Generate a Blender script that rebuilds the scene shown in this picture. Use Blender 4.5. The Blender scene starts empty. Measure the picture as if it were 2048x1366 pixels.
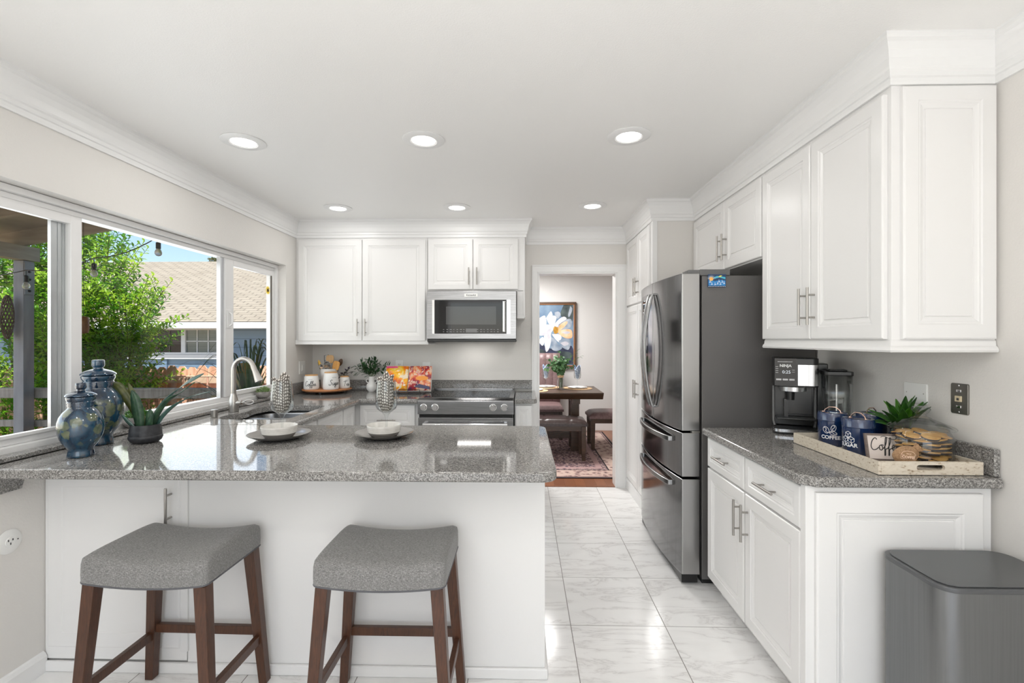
import bpy, math, random
from math import sin, cos, pi, sqrt, atan2
from mathutils import Vector, Matrix
random.seed(7)
R = math.radians
scn = bpy.context.scene
COL = scn.collection
# ---------------------------------------------------------------- camera
cam = bpy.data.cameras.new('camera'); cam_o = bpy.data.objects.new('camera', cam); COL.objects.link(cam_o)
cam.sensor_width = 36; cam.lens = 945 / 2048 * 36; cam.shift_y = -4 / 2048
cam.clip_start = .05; cam.clip_end = 200
cam_o.location = (0, 0, 1.39)
cam_o.rotation_euler = (R(90), 0, math.atan(22 / 945))
scn.camera = cam_o
# ---------------------------------------------------------------- world, sun, exposure
scn.view_settings.view_transform = 'Standard'; scn.view_settings.look = 'None'
scn.view_settings.exposure = 0.15; scn.view_settings.gamma = 1; scn.view_settings.use_curve_mapping = False
w = bpy.data.worlds.new('sky'); scn.world = w; w.use_nodes = True
nt = w.node_tree; nt.nodes.clear()
sky = nt.nodes.new('ShaderNodeTexSky'); sky.sky_type = 'NISHITA'; sky.sun_disc = False
sky.sun_elevation = R(53); sky.sun_rotation = R(225); sky.air_density = 1.0; sky.dust_density = 1.0; sky.ozone_density = 2.0
bg = nt.nodes.new('ShaderNodeBackground'); bg.inputs[1].default_value = 0.21
out = nt.nodes.new('ShaderNodeOutputWorld'); nt.links.new(sky.outputs[0], bg.inputs[0]); nt.links.new(bg.outputs[0], out.inputs[0])
sun = bpy.data.lights.new('sun', 'SUN'); sun.energy = 7.8; sun.angle = R(.6); sun.color = (1, .95, .86)
sun_o = bpy.data.objects.new('sun', sun); COL.objects.link(sun_o)
sun_o.rotation_euler = Vector((.16, -.44, .88)).to_track_quat('Z', 'Y').to_euler()
def area(name, loc, size, power, rot=(0, 0, 0), col=(1, 1, 1), size_y=None, shape=None, spread=None):
    l = bpy.data.lights.new(name, 'AREA'); l.energy = power; l.color = col; l.size = size
    if size_y: l.shape = 'RECTANGLE'; l.size_y = size_y
    if shape: l.shape = shape
    if spread: l.spread = R(spread)
    o = bpy.data.objects.new(name, l); COL.objects.link(o); o.location = loc; o.rotation_euler = rot
    return o
# added fill behind the camera, at an unseen door; then kitchen window daylight
area('rear_fill_light', (-.2, -3.15, 1.25), 3.2, 36, (R(90), 0, 0), (.97, .98, 1.0), 2.2)
area('kitchen_window_daylight', (-2.24, 2.7, 1.47), .95, 12.5, (0, R(-90), 0), (.95, .98, 1), 2.45)
area('dining_fill_light', (-.1, 6.0, 2.40), 1.0, 74, (0, 0, 0), (1, .985, .965), shape='DISK')  # added fill to brighten the dining room, without a fixture
# fill light added under the microwave to brighten the wall and range
area('backsplash_fill_light', (-.44, 4.26, 1.368), .30, .75, (0, 0, 0), (1, .97, .93), .10)
# unseen fill aimed up at the ceiling, added behind the camera
area('ceiling_fill_light', (-.2, -.5, 1.35),  .7, 37, (pi, 0, 0), (1,.985,.96), shape='DISK')
DOWNLIGHTS = [(-1.481, 2.47), (-.522, 2.47), (.545, 2.45), (-1.475, 3.735), (-.525, 3.735), (.544, 3.72)]
REAR_FILL_DOWNLIGHTS = [(-1.3, .4), (.3, .4), (-1.3, -1.6), (.3, -1.6)]  # downlights added out of view for extra light from behind
for i, (x, y) in enumerate(DOWNLIGHTS + REAR_FILL_DOWNLIGHTS):
    area('downlight_glow', (x, y, 2.425), .13, (2.4 if i < 3 else 1.9) if i < 6 else 3, (0, 0, 0), (1, .985, .96), shape='DISK')

# ================================================================ helpers
def V(*a): return Vector(a)
class MB:
    def __init__(s): s.v = []; s.f = []; s.m = []; s.M = Matrix()
    def add(s, vs, fs, mi=0):
        b = len(s.v); s.v += [tuple(s.M @ Vector(p)) for p in vs]
        for f in fs: s.f.append([b + i for i in f]); s.m.append(mi)
        return s
    def box(s, x0, x1, y0, y1, z0, z1, mi=0):
        return s.add([(x0,y0,z0),(x1,y0,z0),(x1,y1,z0),(x0,y1,z0),(x0,y0,z1),(x1,y0,z1),(x1,y1,z1),(x0,y1,z1)],
            [(3,2,1,0),(4,5,6,7),(0,1,5,4),(1,2,6,5),(2,3,7,6),(3,0,4,7)], mi)
    def bar(s, a, b, wx, wy=None, up=(0,0,1), mi=0, wx2=None, wy2=None):
        a = Vector(a); b = Vector(b); wy = wy or wx; wx2 = wx2 or wx; wy2 = wy2 or wy
        d = (b - a).normalized(); u = Vector(up)
        if abs(d.dot(u)) > .99: u = Vector((0, 1, 0))
        x = d.cross(u).normalized(); y = x.cross(d).normalized(); vs = []
        for p, hx, hy in ((a, wx/2, wy/2), (b, wx2/2, wy2/2)):
            for sx, sy in ((-1,-1),(1,-1),(1,1),(-1,1)): vs.append(p + x*hx*sx + y*hy*sy)
        return s.add(vs, [(3,2,1,0),(4,5,6,7),(0,1,5,4),(1,2,6,5),(2,3,7,6),(3,0,4,7)], mi)
    def lathe(s, prof, c=(0,0,0), n=32, mi=0, sx=1, sy=1, caps=True):
        vs = []; fs = []
        for r, z in prof:
            for k in range(n):
                a = 2*pi*k/n; vs.append((c[0]+max(r,1e-5)*cos(a)*sx, c[1]+max(r,1e-5)*sin(a)*sy, c[2]+z))
        for i in range(len(prof)-1):
            for k in range(n):
                k2 = (k+1) % n; fs.append((i*n+k, i*n+k2, (i+1)*n+k2, (i+1)*n+k))
        if caps:
            fs.append(tuple(range(n))[::-1]); fs.append(tuple((len(prof)-1)*n+k for k in range(n)))
        return s.add(vs, fs, mi)
    def tube(s, pts, r, n=10, mi=0, closed=False, caps=True):
        pts = [Vector(p) for p in pts]; N = len(pts); vs = []; fs = []
        rr = r if isinstance(r, (list, tuple)) else [r]*N
        up = None
        for i, p in enumerate(pts):
            if closed: t = pts[(i+1) % N] - pts[i-1]
            else: t = pts[min(i+1, N-1)] - pts[max(i-1, 0)]
            t.normalize()
            if up is None: up = Vector((0,0,1)) if abs(t.z) < .9 else Vector((1,0,0))
            x = t.cross(up).normalized(); up = x.cross(t).normalized()
            for k in range(n):
                a = 2*pi*k/n; vs.append(p + x*rr[i]*cos(a) + up*rr[i]*sin(a))
        for i in range(N if closed else N-1):
            j = (i+1) % N
            for k in range(n):
                k2 = (k+1) % n; fs.append((i*n+k, i*n+k2, j*n+k2, j*n+k))
        if not closed and caps: fs.append(tuple(range(n))[::-1]); fs.append(tuple((N-1)*n+k for k in range(n)))
        return s.add(vs, fs, mi)
    def prism(s, poly, z0, z1, axis='z', mi=0):
        n = len(poly)
        def P(a, b, h):
            return (a, b, h) if axis == 'z' else ((a, h, b) if axis == 'y' else (h, a, b))
        vs = [P(a, b, z0) for a, b in poly] + [P(a, b, z1) for a, b in poly]
        fs = [tuple(range(n))[::-1], tuple(range(n, 2*n))] + [(i, (i+1) % n, n+(i+1) % n, n+i) for i in range(n)]
        return s.add(vs, fs, mi)
    def grid(s, fn, nu, nv, mi=0, closeu=False):
        vs = [fn(i/(nu if closeu else nu-1), j/(nv-1)) for j in range(nv) for i in range(nu)]; fs = []
        for j in range(nv-1):
            for i in range(nu if closeu else nu-1):
                i2 = (i+1) % nu; fs.append((j*nu+i, j*nu+i2, (j+1)*nu+i2, (j+1)*nu+i))
        return s.add(vs, fs, mi)
    def ball(s, c, rx, ry=None, rz=None, n=16, m=10, mi=0):
        ry = ry or rx; rz = rz or rx
        prof = [(sin(pi*i/m), -cos(pi*i/m)) for i in range(m+1)]
        vs = []; fs = []
        for r, z in prof:
            for k in range(n):
                a = 2*pi*k/n; vs.append((c[0]+rx*r*cos(a), c[1]+ry*r*sin(a), c[2]+rz*z))
        for i in range(m):
            for k in range(n): fs.append((i*n+k, i*n+(k+1) % n, (i+1)*n+(k+1) % n, (i+1)*n+k))
        return s.add(vs, fs, mi)
    def build(s, name, mats, parent=None, smooth=False, bevel=0, seg=2, loc=None, sub=0, solid=0, flat_angle=40, weld=False):
        me = bpy.data.meshes.new(name); me.from_pydata(s.v, [], s.f)
        if not isinstance(mats, (list, tuple)): mats = [mats]
        for m in mats: me.materials.append(m)
        for p, mi in zip(me.polygons, s.m): p.material_index = mi
        me.validate(); me.update()
        import bmesh
        bm = bmesh.new(); bm.from_mesh(me)
        if weld: bmesh.ops.remove_doubles(bm, verts=bm.verts, dist=1e-5)
        if not solid: bmesh.ops.recalc_face_normals(bm, faces=bm.faces)
        bm.to_mesh(me); bm.free()
        if smooth:
            me.polygons.foreach_set('use_smooth', [True]*len(me.polygons))
            if not sub: me.set_sharp_from_angle(angle=R(flat_angle))
        o = bpy.data.objects.new(name, me); COL.objects.link(o)
        if parent is not None: o.parent = parent
        if loc: o.location = loc
        if solid: q = o.modifiers.new('solid', 'SOLIDIFY'); q.thickness = solid; q.offset = 0
        if bevel:
            q = o.modifiers.new('bevel', 'BEVEL'); q.width = bevel; q.segments = seg; q.limit_method = 'ANGLE'; q.angle_limit = R(35)
            q.harden_normals = False
            me.polygons.foreach_set('use_smooth', [True]*len(me.polygons)); 
            q2 = o.modifiers.new('wn', 'WEIGHTED_NORMAL'); q2.keep_sharp = True
        if sub: q = o.modifiers.new('sub', 'SUBSURF'); q.levels = sub; q.render_levels = sub
        return o
def tag(o, label=None, cat=None, group=None, kind=None):
    if label: o['label'] = label
    if cat: o['category'] = cat
    if group: o['group'] = group
    if kind: o['kind'] = kind
    return o
def thing(name, label, cat, loc=(0,0,0), rz=0, group=None, kind=None):
    o = bpy.data.objects.new(name, None); COL.objects.link(o); o.location = loc; o.rotation_euler = (0,0,rz)
    o.empty_display_size = .05
    return tag(o, label, cat, group, kind)
def dup(o, loc=None, rz=None, label=None, parent=None, scale=None):
    c = o.copy(); COL.objects.link(c)
    if parent is not None: c.parent = parent
    for ch in list(CH(o)): dup(ch, parent=c)
    if loc is not None: c.location = loc
    if rz is not None: c.rotation_euler = (0,0,rz)
    if label: c['label'] = label
    if scale: c.scale = (scale,)*3
    return c
def CH(o): return [x for x in COL.objects if x.parent == o]
def struct(mb, name, mat, **k): return tag(mb.build(name, mat, **k), kind='structure')
def rrect(x0, x1, y0, y1, r, n=5, rs=None):
    rs = rs or (r,)*4; p = []
    for (cx, cy, a0), q in zip(((x0,y0,180),(x1,y0,270),(x1,y1,0),(x0,y1,90)), rs):
        ccx = cx + (q if cx == x0 else -q); ccy = cy + (q if cy == y0 else -q)
        if q < 1e-4: p.append((cx, cy)); continue
        for i in range(n+1):
            a = R(a0 + 90*i/n); p.append((ccx + q*cos(a), ccy + q*sin(a)))
    return p
def smooth_path(pts, k=6):
    pts = [Vector(p) for p in pts]; o = []
    for i in range(len(pts)-1):
        p0 = pts[max(i-1,0)]; p1 = pts[i]; p2 = pts[i+1]; p3 = pts[min(i+2,len(pts)-1)]
        for j in range(k):
            t = j/k
            o.append(.5*((2*p1) + (p2-p0)*t + (2*p0-5*p1+4*p2-p3)*t*t + (3*p1-p0-3*p2+p3)*t**3))
    o.append(pts[-1]); return o
# ---------------------------------------------------------------- materials
def mat(name, col=(.8,.8,.8), rough=.5, metal=0, spec=.5, **k):
    m = bpy.data.materials.new(name); m.use_nodes = True
    b = m.node_tree.nodes['Principled BSDF']
    b.inputs['Base Color'].default_value = (*col, 1); b.inputs['Roughness'].default_value = rough
    b.inputs['Metallic'].default_value = metal; b.inputs['Specular IOR Level'].default_value = spec
    for a, v in k.items(): b.inputs[a.replace('_', ' ')].default_value = v
    return m
def NT(m):
    n = m.node_tree; return n, n.nodes['Principled BSDF']
def coord(n, scale=(1,1,1), kind='Object', rot=(0,0,0), loc=(0,0,0)):
    t = n.nodes.new('ShaderNodeTexCoord'); mp = n.nodes.new('ShaderNodeMapping')
    mp.inputs['Scale'].default_value = scale; mp.inputs['Rotation'].default_value = rot; mp.inputs['Location'].default_value = loc
    n.links.new(t.outputs[kind], mp.inputs[0]); return mp.outputs[0]
def noise(n, vec, scale, detail=4, rough=.5, dist=0):
    t = n.nodes.new('ShaderNodeTexNoise'); t.inputs['Scale'].default_value = scale; t.inputs['Detail'].default_value = detail
    t.inputs['Roughness'].default_value = rough; t.inputs['Distortion'].default_value = dist
    n.links.new(vec, t.inputs['Vector']); return t.outputs['Fac']
def ramp(n, fac, stops, interp='LINEAR'):
    r = n.nodes.new('ShaderNodeValToRGB'); r.color_ramp.interpolation = interp
    e = r.color_ramp.elements
    while len(e) < len(stops): e.new(.5)
    for el, (p, c) in zip(e, stops): el.position = p; el.color = (*c, 1) if len(c) == 3 else c
    n.links.new(fac, r.inputs[0]); return r.outputs[0]
def mixc(n, fac, a, b, mode='MIX'):
    x = n.nodes.new('ShaderNodeMix'); x.data_type = 'RGBA'; x.blend_type = mode
    for sock, v in ((x.inputs[0], fac), (x.inputs[6], a), (x.inputs[7], b)):
        if isinstance(v, (int, float)): sock.default_value = v
        elif isinstance(v, tuple): sock.default_value = (*v, 1) if len(v) == 3 else v
        else: n.links.new(v, sock)
    return x.outputs[2]
def math_(n, op, a, b=None, c=None):
    x = n.nodes.new('ShaderNodeMath'); x.operation = op
    for i, v in enumerate((a, b, c)):
        if v is None: continue
        if isinstance(v, (int, float)): x.inputs[i].default_value = v
        else: n.links.new(v, x.inputs[i])
    return x.outputs[0]
def bump(n, b, h, strength=.2, dist=.002):
    x = n.nodes.new('ShaderNodeBump'); x.inputs['Strength'].default_value = strength; x.inputs['Distance'].default_value = dist
    n.links.new(h, x.inputs['Height']); n.links.new(x.outputs[0], b.inputs['Normal'])
def noisy(name, c1, c2, scale, rough=.5, metal=0, bstr=0, bdist=.002, stretch=(1,1,1), detail=5, lo=.35, hi=.65, bscale=None, **k):
    m = mat(name, c1, rough, metal, **k); n, b = NT(m); v = coord(n, stretch)
    f = noise(n, v, scale, detail); n.links.new(ramp(n, f, [(lo, c1), (hi, c2)]), b.inputs['Base Color'])
    if bstr: bump(n, b, noise(n, v, bscale or scale, 3), bstr, bdist)
    return m
M_white = mat('white_cabinet_paint', (.79,.785,.777), .28)
n, b = NT(M_white); bump(n, b, noise(n, coord(n), 14, 2), .03, .002)
M_trim = mat('white_trim_paint', (.82,.82,.815), .35)
M_plastic = mat('white_plastic', (.82,.82,.80), .35)
def wallm(name, col, scale, st, rough=.55):
    m = mat(name, col, rough); n, b = NT(m); v = coord(n)
    f = noise(n, v, scale, 3, .55); r = ramp(n, f, [(.42,(0,0,0)),(.6,(1,1,1))]); bump(n, b, r, st, .0022); return m
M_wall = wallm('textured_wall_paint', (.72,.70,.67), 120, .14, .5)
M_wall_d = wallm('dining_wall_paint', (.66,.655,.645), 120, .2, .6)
M_ceil = wallm('textured_ceiling_paint', (.885,.88,.865), 150, .13, .42)
# granite
def granite():
    m = mat('grey_speckled_granite', (.4,.4,.4), .06, spec=.6); n, b = NT(m); v = coord(n)
    vo = n.nodes.new('ShaderNodeTexVoronoi'); vo.inputs['Scale'].default_value = 300; n.links.new(v, vo.inputs['Vector'])
    bw = n.nodes.new('ShaderNodeSeparateColor'); n.links.new(vo.outputs['Color'], bw.inputs[0])
    f1 = noise(n, v, 170, 4, .7)
    f = math_(n, 'ADD', math_(n, 'MULTIPLY', bw.outputs[0], .42), math_(n, 'MULTIPLY', f1, .88))
    c = ramp(n, f, [(.32,(.018,.018,.019)),(.46,(.065,.063,.061)),(.60,(.165,.16,.153)),(.78,(.33,.32,.305)),(.96,(.55,.535,.51))])
    big = noise(n, v, 6, 3); c = mixc(n, math_(n, 'MULTIPLY', big, .25), c, (.36,.335,.31))
    n.links.new(c, b.inputs['Base Color']); return m
M_granite = granite()
def tile():
    m = mat('polished_marble_floor_tile', (.8,.8,.8), .13); n, b = NT(m); v = coord(n)
    s = n.nodes.new('ShaderNodeSeparateXYZ'); n.links.new(v, s.inputs[0])
    def line(o, off, p, wd):
        t = math_(n, 'DIVIDE', math_(n, 'SUBTRACT', o, off), p); fl = math_(n, 'FLOOR', t); fr = math_(n, 'SUBTRACT', t, fl)
        d = math_(n, 'MINIMUM', fr, math_(n, 'SUBTRACT', 1, fr)); return math_(n, 'LESS_THAN', d, wd / p), fl
    gx, ix = line(s.outputs[0], .232, .4572, .0020); gy, iy = line(s.outputs[1], 2.305, .4645, .0016)
    cell = n.nodes.new('ShaderNodeCombineXYZ'); n.links.new(math_(n, 'MULTIPLY', ix, 7.3), cell.inputs[0]); n.links.new(math_(n, 'MULTIPLY', iy, 5.1), cell.inputs[1])
    ad = n.nodes.new('ShaderNodeVectorMath'); n.links.new(v, ad.inputs[0]); n.links.new(cell.outputs[0], ad.inputs[1])
    mp = n.nodes.new('ShaderNodeMapping'); mp.inputs['Rotation'].default_value = (0,0,R(28)); mp.inputs['Scale'].default_value = (1.2,4.5,1); n.links.new(ad.outputs[0], mp.inputs[0])
    f = noise(n, mp.outputs[0], 1.5, 8, .62, 1.2); ab = math_(n, 'ABSOLUTE', math_(n, 'SUBTRACT', f, .5))
    vein = ramp(n, ab, [(0,(.66,.65,.64)),(.010,(.76,.75,.74)),(.045,(.84,.835,.825)),(.2,(.87,.865,.855))])
    cl = noise(n, mp.outputs[0], 2.2, 4); vein = mixc(n, math_(n, 'MULTIPLY', ramp(n, cl, [(.5,(0,0,0)),(.75,(1,1,1))]), .4), vein, (.78,.77,.76))
    g = math_(n, 'MAXIMUM', gx, gy)
    n.links.new(mixc(n, g, vein, (.25,.235,.22)), b.inputs['Base Color'])
    n.links.new(math_(n, 'ADD', math_(n, 'MULTIPLY', g, .5), .13), b.inputs['Roughness'])
    bump(n, b, math_(n, 'SUBTRACT', 1, g), .5, .001); return m
M_tile = tile()
def wood(name, c1, c2, scale=6, stretch=(1,12,1), rough=.35, rot=(0,0,0), bst=.05):
    m = mat(name, c1, rough); n, b = NT(m); v = coord(n, stretch, rot=rot)
    f = noise(n, v, scale, 6, .6, 1.5); n.links.new(ramp(n, f, [(.3,c1),(.7,c2)]), b.inputs['Base Color']); bump(n, b, f, bst, .001); return m
M_stoolwood = wood('walnut_stained_wood', (.045,.018,.010), (.105,.042,.021), 9, (14,14,1.2))
M_darkwood = wood('dark_espresso_wood', (.035,.020,.012), (.085,.048,.028), 8, (1,9,9))
def plank(name, c1, c2, pw=.1, pl=.9, axis=0):
    m = mat(name, c1, .3); n, b = NT(m); v = coord(n, rot=(0,0,R(90) if axis else 0))
    br = n.nodes.new('ShaderNodeTexBrick'); n.links.new(v, br.inputs['Vector']); br.inputs['Scale'].default_value = 1
    br.inputs['Brick Width'].default_value = pl; br.inputs['Row Height'].default_value = pw; br.inputs['Mortar Size'].default_value = .0012
    br.inputs['Color1'].default_value = (*c1,1); br.inputs['Color2'].default_value = (*c2,1); br.inputs['Mortar'].default_value = (.05,.02,.01,1)
    f = noise(n, coord(n, (12,1.5,1) if axis else (1.5,12,1)), 5, 5); n.links.new(mixc(n, math_(n,'MULTIPLY',f,.6), br.outputs['Color'], (c1[0]*.45,c1[1]*.4,c1[2]*.4)), b.inputs['Base Color']); return m
M_floorwood = plank('red_brown_hardwood', (.36,.15,.075), (.24,.09,.04), axis=1)
M_steel = noisy('brushed_stainless', (.42,.42,.43), (.66,.66,.67), 3, .24, 1, stretch=(30,30,1), detail=3)
M_steelh = noisy('brushed_stainless_horizontal', (.28,.28,.285), (.38,.38,.385), 3, .27, 1, stretch=(2,2,120), detail=3)
M_nickel = mat('brushed_nickel', (.42,.40,.375), .32, 1)
M_chrome = mat('chrome', (.8,.8,.8), .08, 1)
M_blackst = noisy('black_stainless', (.20,.20,.205), (.245,.245,.25), 3, .13, 1, stretch=(90,90,1), detail=3)
M_blackst2 = mat('black_stainless_edge', (.42,.415,.41), .28, 1)
M_frside = mat('charcoal_enamel', (.125,.120,.117), .38)
M_blk = mat('black_plastic', (.012,.012,.012), .28)
M_blkgl = mat('black_glass', (.010,.010,.011), .04, spec=.4)
M_gray = mat('grey_plastic', (.13,.13,.13), .4)
M_canb = noisy('graphite_steel', (.20,.203,.207), (.215,.218,.222), 3, .30, .9, stretch=(60,60,1), detail=2)
M_canlid = mat('graphite_lid', (.10,.103,.107), .30, .3)
def fabric():
    m = mat('grey_woven_upholstery', (.2,.2,.2), .9); n, b = NT(m); v = coord(n)
    f1 = noise(n, coord(n, (1,6,6)), 130, 3, .7); f2 = noise(n, coord(n, (6,1,6)), 130, 3, .7); f3 = noise(n, coord(n, (5,5,1)), 120, 2, .6)
    f = math_(n, 'ADD', math_(n, 'MULTIPLY', f1, .5), math_(n, 'MULTIPLY', math_(n,'ADD',f2,f3), .25))
    n.links.new(ramp(n, f, [(.36,(.065,.064,.063)),(.5,(.19,.186,.182)),(.64,(.44,.43,.42))]), b.inputs['Base Color']); bump(n, b, f, .5, .002)
    b.inputs['Sheen Weight'].default_value = .2; return m
M_fabric = fabric()
def thin_glass(name, tint=(1,1,1), ior=1.5, rough=0.0, boost=1.0, edge=0, base=.045):
    m = bpy.data.materials.new(name); m.use_nodes = True; n = m.node_tree; n.nodes.clear()
    o = n.nodes.new('ShaderNodeOutputMaterial'); t = n.nodes.new('ShaderNodeBsdfTransparent'); g = n.nodes.new('ShaderNodeBsdfGlossy')
    tr_ = n.nodes.new('ShaderNodeLayerWeight'); tr_.inputs[0].default_value = .5; n.links.new(ramp(n, tr_.outputs['Facing'], [(.0,tint),(.70,tuple(c*(1-.10*edge) for c in tint)),(1.0,tuple(c*(1-.55*edge) for c in tint))]), t.inputs[0]); g.inputs['Roughness'].default_value = rough
    fr = n.nodes.new('ShaderNodeLayerWeight'); fr.inputs[0].default_value = .5
    mx = n.nodes.new('ShaderNodeMixShader')
    n.links.new(math_(n, 'MULTIPLY_ADD', math_(n, 'POWER', fr.outputs['Facing'], 3.0), .80*boost, base), mx.inputs[0]); n.links.new(t.outputs[0], mx.inputs[1]); n.links.new(g.outputs[0], mx.inputs[2]); n.links.new(mx.outputs[0], o.inputs[0]); return m
M_winglass = thin_glass('window_glass', (.985,.99,.985), boost=.22, base=.012)
M_glass = thin_glass('clear_glass', (.975,.985,.985), boost=.9, edge=1.0, base=.04)
scn.cycles.transparent_max_bounces = 40; scn.cycles.max_bounces = 12; scn.cycles.diffuse_bounces = 6; scn.cycles.glossy_bounces = 6
def glow(name, col, s):
    m = mat(name, col); n, b = NT(m); b.inputs['Emission Color'].default_value = (*col,1); b.inputs['Emission Strength'].default_value = s; return m
M_lamp = glow('lit_lamp_lens', (1,.97,.93), 6)
M_ledw = glow('lit_display', (.6,.65,.7), .45)
M_vinyl = mat('white_vinyl', (.78,.775,.77), .3)
M_vinyl2 = mat('grey_vinyl_edge', (.33,.335,.35), .35)
M_alu = mat('sash_aluminium', (.55,.56,.58), .3, .7)
def leafm(name, c1, c2, scale=7, rough=.45, trans=.35):
    m = bpy.data.materials.new(name); m.use_nodes = True; n = m.node_tree; b = n.nodes['Principled BSDF']; o = n.nodes['Material Output']
    f = noise(n, coord(n), scale, 3); c = ramp(n, f, [(.35,c1),(.65,c2)])
    n.links.new(c, b.inputs['Base Color']); b.inputs['Roughness'].default_value = rough
    t = n.nodes.new('ShaderNodeBsdfTranslucent'); n.links.new(c, t.inputs[0]); mx = n.nodes.new('ShaderNodeMixShader'); mx.inputs[0].default_value = trans
    n.links.new(b.outputs[0], mx.inputs[1]); n.links.new(t.outputs[0], mx.inputs[2]); n.links.new(mx.outputs[0], o.inputs[0]); return m
# ---------------------------------------------------------------- lettering
def text_polys(s, size, font_shear=0, bold=0, space=1):
    cu = bpy.data.curves.new('lettering', 'FONT'); cu.body = s; cu.size = size; cu.align_x = 'CENTER'; cu.align_y = 'CENTER'; cu.shear = font_shear; cu.offset = bold; cu.space_character = space; cu.resolution_u = 3
    o = bpy.data.objects.new('lettering', cu); COL.objects.link(o); bpy.context.view_layer.update()
    me = bpy.data.meshes.new_from_object(o.evaluated_get(bpy.context.evaluated_depsgraph_get()))
    vs = [tuple(v.co) for v in me.vertices]; fs = [tuple(p.vertices) for p in me.polygons]
    bpy.data.objects.remove(o); bpy.data.meshes.remove(me); bpy.data.curves.remove(cu); return vs, fs
def put_text(mb, s, size, fn, mi=0, **k):
    vs, fs = text_polys(s, size, **k); mb.add([fn(v[0], v[1]) for v in vs], fs, mi)
def stroke(mb, pts, wd, fn, mi=0, k=5, closed=False):
    pts = [Vector((p[0], p[1], 0)) for p in pts]
    if closed: pts.append(pts[0])
    q = smooth_path(pts, k) if k > 1 else pts
    L = []; Rr = []
    for i, p in enumerate(q):
        t = (q[min(i+1,len(q)-1)] - q[max(i-1,0)]).normalized(); nn = Vector((-t.y, t.x, 0))*wd/2
        L.append(p+nn); Rr.append(p-nn)
    N = len(q); vs = [fn(p.x, p.y) for p in L] + [fn(p.x, p.y) for p in Rr]
    mb.add(vs, [(i, i+1, N+i+1, N+i) for i in range(N-1)], mi)
CUR = {  # handwritten letters as strokes: advance, point lists
 'C': (.62, [[(.55,.85),(.42,1.0),(.18,.75),(.05,.3),(.16,.02),(.4,.04),(.62,.22)]]),
 'S': (.62, [[(.62,.85),(.5,1.0),(.3,.8),(.4,.5),(.42,.2),(.2,-.05),(0,.05),(.1,.2)]]),
 'T': (.55, [[(0,.85),(.35,.95),(.7,.98)],[(.36,.95),(.28,.5),(.18,-.1)]]),
 'o': (.36, [[(.2,.42),(.05,.3),(.06,.05),(.2,.0),(.3,.2),(.22,.42),(.4,.38)]]),
 'f': (.30, [[(-.02,.1),(.2,.5),(.32,.95),(.24,1.0),(.14,.5),(.02,-.4),(.08,-.35),(.14,.05),(.34,.15)]]),
 'e': (.32, [[(0,.15),(.22,.28),(.18,.44),(.05,.28),(.08,.03),(.22,.0),(.36,.15)]]),
 'u': (.38, [[(.02,.42),(.04,.08),(.14,.0),(.28,.2),(.3,.42),(.3,.05),(.42,.1)]]),
 'g': (.36, [[(.28,.38),(.1,.4),(.04,.12),(.16,.02),(.28,.36),(.22,-.35),(.05,-.42),(.06,-.2),(.4,.12)]]),
 'a': (.38, [[(.28,.38),(.1,.4),(.03,.12),(.14,.0),(.28,.34),(.28,.05),(.42,.1)]]),
 'r': (.30, [[(.02,.1),(.08,.45),(.12,.36),(.26,.38),(.22,.05),(.34,.1)]])}
def cursive(mb, s, size, wd, fn, mi=0):
    wtot = sum(CUR[c][0] for c in s); x = -wtot/2
    for c in s:
        adv, st = CUR[c]
        for pl in st: stroke(mb, [((x+px)*size, (py-.4)*size) for px, py in pl], wd, fn, mi, 4)
        x += adv
# ================================================================ setting
D = 4.47; XL = -2.01; XR = 1.66; CH_ = 2.44
m = MB(); m.box(XL-.15, XR+.12, -3.4, 4.52, -.08, 0); struct(m, 'floor', M_tile)
m = MB(); m.box(-1.6, 2.7, 4.52, 7.4, -.08, .002); struct(m, 'floor_dining', M_floorwood)
m = MB(); m.box(XL-.16, XR+.12, -3.4, 4.53, CH_, CH_+.16); struct(m, 'ceiling', M_ceil)
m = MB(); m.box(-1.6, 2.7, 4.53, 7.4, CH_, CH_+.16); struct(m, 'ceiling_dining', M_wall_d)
# left wall with the window opening
WY0, WY1, WZ0, WZ1 = 1.45, 3.963, .93, 2.02
m = MB(); o_ = XL - .15
m.box(o_, XL, -3.3, WY0, 0, CH_); m.box(o_, XL, WY1, D+.06, 0, CH_); m.box(o_, XL, WY0, WY1, 0, WZ0-.03); m.box(o_, XL, WY0, WY1, WZ1, CH_)
struct(m, 'wall_left', M_wall)
m = MB(); m.box(XR, XR+.12, -3.3, D+.06, 0, CH_); struct(m, 'wall_right', M_wall)
# back wall with the doorway
DX0, DX1, DZ = .142, .880, 2.022
m = MB(); m.box(XL, DX0, D, D+.12, 0, CH_); m.box(DX1, XR, D, D+.12, 0, CH_); m.box(DX0, DX1, D, D+.12, DZ, CH_); struct(m, 'wall_back', M_wall)
m = MB()
for a, b_, c, d in ((XL, -1.8, 0, CH_), (1.4, XR, 0, CH_), (-1.8, 1.4, 2.35, CH_)): m.box(a, b_, -3.3, -3.2, c, d)
struct(m, 'wall_rear', M_wall)
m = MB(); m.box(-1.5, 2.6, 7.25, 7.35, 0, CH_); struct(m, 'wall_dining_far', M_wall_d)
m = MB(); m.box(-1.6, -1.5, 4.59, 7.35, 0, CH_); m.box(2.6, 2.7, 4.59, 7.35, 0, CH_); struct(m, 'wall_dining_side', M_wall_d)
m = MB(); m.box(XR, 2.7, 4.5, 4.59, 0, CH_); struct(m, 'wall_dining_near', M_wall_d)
m = MB(); m.box(-1.5, 2.6, 7.235, 7.25, 0, .12); struct(m, 'baseboard_dining', M_trim, bevel=.004)
m = MB(); m.prism([(XL, 0), (XL+.016, 0), (XL+.016, .065), (XL+.008, .08), (XL, .085)], -3.2, 1.935, axis='y'); struct(m, 'baseboard_left', M_trim)
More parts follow.
